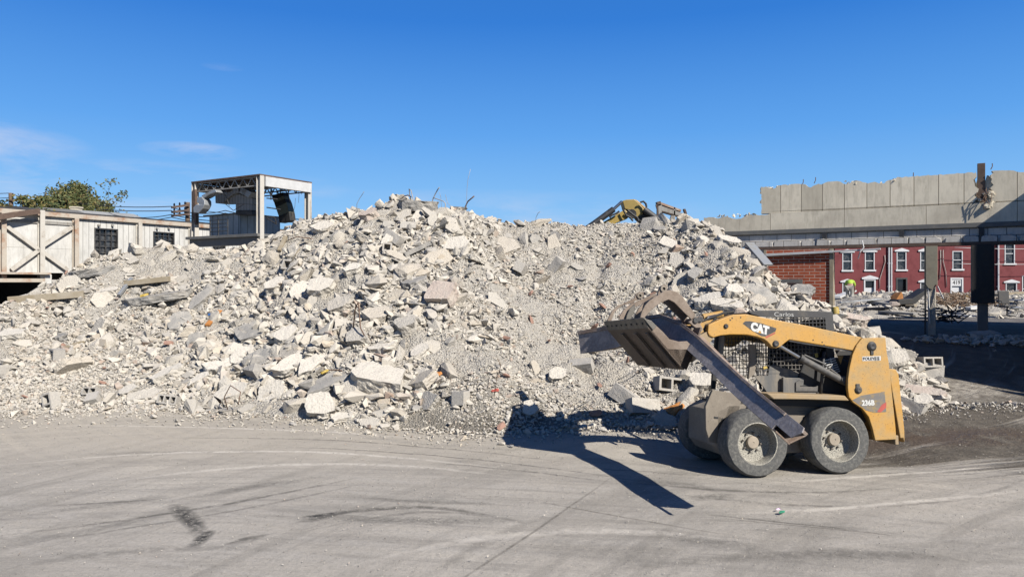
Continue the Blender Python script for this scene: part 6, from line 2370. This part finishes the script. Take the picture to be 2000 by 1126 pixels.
# hanging rods and wires in the right hand bay
for (a, b, c_, d_) in ((521, 387, 542, 389), (521, 405, 548, 409), (521, 422, 536, 424), (529, 370, 529, 390), (541, 373, 541, 378), (541, 373, 555, 371), (541, 438, 520, 425), (540, 436, 536, 424)):
    MB().tube([G.hit(a, b, 0, fx1 - .05), G.hit(c_, d_, 0, fx1 - .05)], .022, 5).build('bent_pipe', M['black'], sf)
for pts_ in ([(565, 366), (564, 380), (567, 395)], [(580, 366), (584, 380), (583, 396)], [(577, 387), (576, 402), (573, 415), (576, 423)], [(588, 366), (589, 380)]):
    MB().tube([G.hit(a, b, 0, fx1 - .1) for a, b in pts_], .009, 4, False).build('hanging_wire', M['wire'], sf)
for (a, b, c_, d_) in ((440, 398, 456, 411), (456, 411, 476, 399), (448, 402, 440, 380), (400, 412, 452, 418)):
    MB().tube([G.hit(a, b, 1, fy0 + .1), G.hit(c_, d_, 1, fy0 + .1)], .012, 5).build('hanging_wire', M['wire'], sf)

# plant room on the platform
pr = thing(G, 'plant_room', 'blue grey clad plant room box standing on the steel platform', 'plant room')
yq = fy0 + .75
b0, b1 = G.hit(409, 440, 1, yq).x, G.hit(467, 440, 1, yq).x
z1_ = G.hit(440, 420, 1, yq).z
MB().rng((b0, yq, zP + .003), (b1, yq + 1.9, z1_)).build('front_cladding', M['bluegrey'], pr)
MB().rng((b1 + .002, yq + .003, zP + .003), (b1 + .03, yq + 1.9, z1_ - .002)).build('side_cladding', M['bluegrey_y'], pr)
MB().rng((b0 - .3, yq - .06, z1_ + .002), (b1 + .06, yq + 1.96, z1_ + .05)).build('roof_edge', M['angle'], pr)
# big square duct over the plant room
du = thing(G, 'air_duct', 'large pale square air duct with a crushed elbow hanging under the frame roof', 'air duct')
yd = fy0 + .55
DV = panel_mat('ribbed_duct', .16, 30, (.50, .50, .485), (.46, .46, .45), (.22, .22, .21), .012, .02, 0, 'xz', .25, (.36, .34, .3), shift=(0, 10))


def dpx(pts_, yv):
    return [G.hit(340 + a / 6.257, 320 + b / 6.257, 1, yv) for a, b in pts_]


MB().prism(dpx([(500, 340), (640, 340), (700, 290), (785, 280), (790, 350), (720, 370), (630, 440), (600, 480), (505, 480)], yd), (0, .5, 0)).build('duct_run', DV, du, .01)
MB().prism(dpx([(640, 440), (740, 370), (800, 370), (960, 420), (965, 490), (660, 485)], yd + .1), (0, .5, 0)).build('duct_elbow', DV, du, .01)
MB().prism(dpx([(820, 285), (950, 345), (905, 410), (790, 350)], yd - .1), (0, .4, 0)).build('crushed_piece', M['galv'], du, .01)
MB().prism(dpx([(752, 488), (948, 492), (950, 565), (752, 568)], yd + .1), (0, .5, 0)).build('duct_riser', DV, du, .01)
MB().prism(dpx([(752, 570), (950, 568), (955, 622), (752, 622)], yd + .08), (0, .55, 0)).build('riser_base', M['black'], du, .01)
MB().prism(dpx([(325, 262), (650, 290), (690, 305), (650, 340), (520, 312), (325, 272)], yd - .1), (0, .7, 0)).build('fallen_ceiling_sheet', M['rustdark'], du)
# crumpled silver duct by the left column
cdz = thing(G, 'crumpled_duct', 'crumpled silver duct twisted around the left column of the frame', 'air duct')
for i, pts_ in enumerate(([(330, 385), (420, 340), (500, 310), (520, 345), (440, 370), (355, 420)], [(280, 410), (335, 400), (370, 450), (372, 500), (330, 510), (275, 470)], [(232, 530), (270, 495), (335, 500), (372, 495), (350, 545), (300, 600), (235, 595)])):
    MB().prism(dpx(pts_, fy0 - .25 - .04 * i), (0, .3, 0)).build('duct_section', M['galv'], cdz, .02)
MB().prism(dpx([(222, 320), (255, 310), (262, 600), (270, 730), (250, 740), (228, 600)], fy0 - .1), (0, .1, 0)).build('torn_sheet', M['rustdark'], cdz)
# leaning striped duct stack in the right hand bay
ds = thing(G, 'leaning_duct', 'leaning square duct with dark and olive bands on the right side of the frame', 'air duct')
yl = fy1 - .3
for (p4, mk) in (([(1190, 385), (1325, 345), (1335, 390), (1205, 440)], 'dark'), ([(1205, 440), (1335, 390), (1352, 425), (1222, 475)], 'olive'), ([(1222, 475), (1352, 425), (1372, 470), (1240, 530)], 'dark'),
                 ([(1240, 530), (1372, 470), (1405, 590), (1275, 632)], 'olive'), ([(1275, 632), (1405, 590), (1420, 690), (1290, 720)], 'dark')):
    MB().prism([G.hit(340 + a / 6.257, 320 + b / 6.257, 1, yl) for a, b in p4], (0, .28, 0)).build('duct_band', M[mk], ds, .01)

# ------------------------------------------------------------------ excavator working behind the heap
ex = bpy.data.objects.new('excavator', None)
COL.objects.link(ex)
YE = 23.5
tag(ex, 'yellow excavator behind the heap with only its bent boom showing over the crest', 'excavator')


def xe(a, b, Y=YE):
    return at(1150 + a / 7.407, 380 + b / 7.407, Y)


MB().prism([xe(*p) for p in [(488, 88), (545, 72), (660, 66), (700, 95), (805, 212), (812, 260), (740, 310), (690, 330), (640, 300), (580, 220), (520, 205)]], (0, .55, 0)).build('boom', plain('boom_shaded_yellow', (.36, .25, .045), .5, 0, .12), ex, .02)  # the boom's shade is put into this darker, duller yellow
MB().prism([xe(*p) for p in [(660, 66), (700, 80), (830, 190), (850, 250), (812, 262), (805, 212)]], (0, .5, 0)).build('boom_plate', M['yellow'], ex, .02)
MB().prism([xe(*p) for p in [(690, 330), (812, 260), (1100, 520), (1060, 640), (900, 560)]], (0, .5, 0)).build('boom_foot', M['dark'], ex, .02)
MB().prism([xe(*p) for p in [(-60, 520), (230, 385), (440, 262), (520, 215), (600, 280), (560, 345), (420, 400), (0, 620)]], (0, .45, 0)).build('stick', plain('stick_yellow', (.44, .30, .05), .5, 0, .12), ex, .02)
MB().tube([xe(480, 100, YE - .1), xe(350, 218, YE - .1)], .05, 10).build('stick_cylinder_rod', M['chrome'], ex, 0, 40)
MB().tube([xe(360, 210, YE - .1), xe(90, 410, YE - .1), xe(-40, 500, YE - .1)], .10, 12).build('stick_cylinder', M['black'], ex, 0, 40)
MB().tube([xe(800, 215, YE - .1), xe(980, 350, YE - .1), xe(1180, 500, YE - .1)], .11, 12).build('boom_cylinder', M['black'], ex, 0, 40)
for pts_ in ([(745, 110), (790, 98), (825, 130), (835, 180)], [(500, 220), (540, 300), (600, 330), (640, 380)], [(440, 240), (400, 270), (330, 300), (300, 330)], [(560, 225), (640, 290), (700, 330), (720, 380)]):
    MB().tube([xe(*p, YE - .15) for p in pts_], .035, 6, False).build('hose', M['wire'], ex)
MB().tube([xe(620, 280, YE - .05), xe(620, 280, YE + .7)], .16, 12).build('boom_pin', M['black'], ex)
bc = at(1330, 500, YE + .3)
MB().rng((bc.x - 1.4, YE - 1.0, 1.0 + .9), (bc.x + 2.0, YE + 1.6, 2.9)).build('upper_body', M['yellow'], ex, .05)
MB().rng((bc.x - 1.5, YE - 1.1, 2.0), (bc.x + .0, YE + .0, 3.3)).build('cab', M['black'], ex, .05)
for dy in (-1.1, 1.1):
    MB().prism([(bc.x - 1.9, YE + dy, 1.4), (bc.x - 1.5, YE + dy, .96), (bc.x + 1.7, YE + dy, .96), (bc.x + 2.1, YE + dy, 1.4), (bc.x + 1.7, YE + dy, 1.8), (bc.x - 1.5, YE + dy, 1.8)], (0, .6, 0)).build('track', M['dark'], ex, .04)

# remnant of a steel portal behind the heap
pf = bpy.data.objects.new('portal_remnant', None)
COL.objects.link(pf)
YP = 28
tag(pf, 'remnant of a rusty steel portal rising behind the heap right of the excavator', 'steel portal')
xq = lambda a, b, Y=YP: at(1150 + a / 7.407, 380 + b / 7.407, Y)
MB().prism([xq(1005, 140), (xq(1055, 140)), xq(1060, 520), xq(1015, 520)], (0, .3, 0)).build('post', M['steelgrey'], pf)
MB().prism([xq(985, 105), xq(1040, 92), xq(1050, 150), xq(1005, 165)], (0, .3, 0)).build('post_head', M['rustdark'], pf)
MB().prism([xq(970, 145), xq(990, 140), xq(1000, 200), xq(1000, 350), xq(985, 350), xq(988, 210)], (0, .12, 0)).build('torn_flange', M['rustdark'], pf)
MB().prism([xq(1055, 165), xq(1420, 290), xq(1420, 340), xq(1055, 240)], (0, .08, 0)).build('web_plate', M['steelgrey'], pf)
MB().prism([xq(1045, 110), xq(1335, 215), xq(1335, 245), xq(1045, 140)], (0, .3, 0)).build('top_flange', M['rustbeam'], pf)
MB().prism([xq(1055, 232), xq(1420, 336), xq(1420, 350), xq(1055, 248)], (0, .3, 0)).build('bottom_flange', M['rustdark'], pf)
MB().prism([xq(1232, 180), xq(1252, 188), xq(1250, 460), xq(1230, 460)], (0, .2, 0)).build('middle_post', M['steelgrey'], pf)
MB().prism([xq(1195, 300), xq(1230, 305), xq(1220, 460), xq(1150, 460)], (0, .15, 0)).build('gusset', M['steelgrey'], pf)
MB().prism([xq(1375, 205), xq(1398, 205), xq(1420, 260), xq(1425, 440), xq(1400, 440), xq(1395, 280)], (0, .2, 0)).build('end_post', M['rustdark'], pf)

# ------------------------------------------------------------------ utility poles, wires, tree
up = bpy.data.objects.new('utility_pole', None)
COL.objects.link(up)
YU = 40
tag(up, 'wooden utility pole with three crossarms left of the steel frame', 'utility pole')
b = at(366.5, 395, YU)
MB().tube([(b.x, YU, .5), (b.x, YU, b.z)], [.16, .12], 10).build('pole', M['polewood'], up, 0, 40)
for k, (y0_, y1_) in enumerate(((400, 405), (410.5, 414), (418, 421.5))):
    p, q = at(370, y0_, YU - .15), at(335, y1_, YU - .9)
    ca = MB().bar(p, q, .10, .12).build('crossarm', M['rustdark'], up)
    ins = MB()
    for f in (.25, .55, .85):
        c = p + (q - p) * f
        ins.lathe([(.04, .06), (.055, .12), (.035, .2), (.0001, .22)], c, (0, 0, 1), 8)
    ins.build('insulator', M['glassdark'], ca)
u2 = bpy.data.objects.new('utility_pole', None)
COL.objects.link(u2)
tag(u2, 'short plain wooden pole sticking up at the far left over the dark roof', 'utility pole')
b = at(21.5, 377, 50)
MB().tube([(b.x, 50, .5), (b.x, 50, b.z)], [.18, .15], 10).build('pole', M['polewood'], u2, 0, 40)
MB().bar((b.x, 49.8, b.z - .5), (b.x + .5, 49.8, b.z - .55), .08, .1).build('bracket', M['rustdark'], u2)
WR = [([(-200, 362, 52), (22, 377, 50), (90, 386, 48), (335, 403, 39)], 'top overhead wire from the far left pole past the tree'), ([(-200, 372, 52), (22, 386, 50), (90, 393, 48), (335, 411, 39)], 'second overhead wire from the far left pole past the tree'),
      ([(200, 414, 44), (335, 419, 39), (520, 426, 36)], 'third overhead wire passing the crossarm pole'), ([(200, 421, 44), (335, 424, 39), (520, 431, 36)], 'lowest overhead wire passing the crossarm pole'),
      ([(335, 404, 39), (440, 411, 37), (640, 424, 35)], 'overhead wire running from the crossarms behind the steel frame'), ([(335, 412, 39), (440, 416, 37), (640, 430, 35)], 'lower wire from the crossarms behind the steel frame'),
      ([(35, 378, 50), (60, 392, 44), (78, 404, 38)], 'slanting service wire by the far left pole')]
for (pp, lab) in WR:
    P3 = []
    for i in range(len(pp) - 1):
        a, b_ = at(*pp[i]), at(*pp[i + 1])
        for f in np.linspace(0, 1, 9)[:-1]:
            q = a + (b_ - a) * float(f)
            q.z -= .25 * 4 * f * (1 - f)
            P3.append(q)
    P3.append(at(*pp[-1]))
    tag(MB().tube(P3, .022, 4, False).build('overhead_wire', M['wire'], None, fixn=False), lab, 'wire')

tr = bpy.data.objects.new('tree', None)
COL.objects.link(tr)
YT = 46
tag(tr, 'broad autumn tree with thinning yellow green leaves behind the white building', 'tree')
rt = random.Random(3)
tb = MB()
tips = []


def grow(p, d, L_, r, lev):
    k = 3
    pts_ = [p]
    q = p
    dd = d.copy()
    for i in range(k):
        dd = (dd + Vector((rt.gauss(0, .16), rt.gauss(0, .16), rt.gauss(.02, .10)))).normalized()
        q = q + dd * L_ / k
        pts_.append(q)
    tb.tube(pts_, [r, r * .88, r * .76, r * .62], 5 if lev > 1 else 8, False)
    if lev >= 5 or L_ < .25:
        tips.append((q, lev))
        return
    if lev >= 3:
        tips.append((q, lev))
    nch = 3 if lev < 2 else rt.choice([2, 2, 3])
    for c in range(nch):
        a = rt.uniform(0, 6.28)
        sp = rt.uniform(.4, .95)
        side = Vector((math.cos(a), math.sin(a), .25)).normalized()
        nd = (dd * (1 - sp * .55) + side * sp).normalized()
        nd.z = max(nd.z, -.05)
        grow(q, nd, L_ * rt.uniform(.62, .86), r * .62, lev + 1)


for (pxb, tilt) in ((140, -.25), (155, .02), (163, .10)):
    b = at(pxb, 470, YT)
    grow(Vector((b.x, YT + rt.uniform(-.5, .5), .6)), Vector((tilt, rt.uniform(-.2, .2), 1)).normalized(), 2.85, .15, 0)
xc_ = at(158, 400, YT).x


def narrow(v):
    return [(xc_ + (x - xc_) * .60, y_, z if z < 4 else 4 + (z - 4) * .93) for x, y_, z in v]


tb.v = narrow(tb.v)
tb.build('trunk', M['bark'], tr, 0, True, False)
lm = NT('autumn_leaf')
g_ = lm.n('ShaderNodeNewGeometry')
lc = lm.ramp(g_.outputs['Random Per Island'], [(0, (.055, .085, .018)), (.4, (.095, .12, .025)), (.7, (.16, .16, .035)), (.9, (.22, .17, .04)), (1, (.13, .09, .03))])
leafm = lm.done(lc, .7)
cl = MB()
for (q, lev) in tips:
    ppx = 1000 + q.x / q.y * FPX
    dens = 1.0 if ppx < 150 else (.42 if ppx < 205 else .6)
    cnt = int(46 * dens * rt.uniform(.4, 1.4))
    for i in range(cnt):
        c = q + Vector((rt.gauss(0, .26), rt.gauss(0, .26), rt.gauss(0, .16)))
        a = Vector((rt.gauss(0, 1), rt.gauss(0, 1), rt.gauss(0, .6))).normalized()
        b_ = a.orthogonal().normalized()
        s_ = rt.uniform(.09, .17)
        cl.add([c - a * s_, c + b_ * s_ * .5, c + a * s_, c - b_ * s_ * .5], [(0, 1, 2, 3)])
cl.v = narrow(cl.v)
cl.build('crown', leafm, tr, fixn=False)

# ------------------------------------------------------------------ pointed sheet added off frame to the right as a shadow caster (its shadow tip reaches the mud)
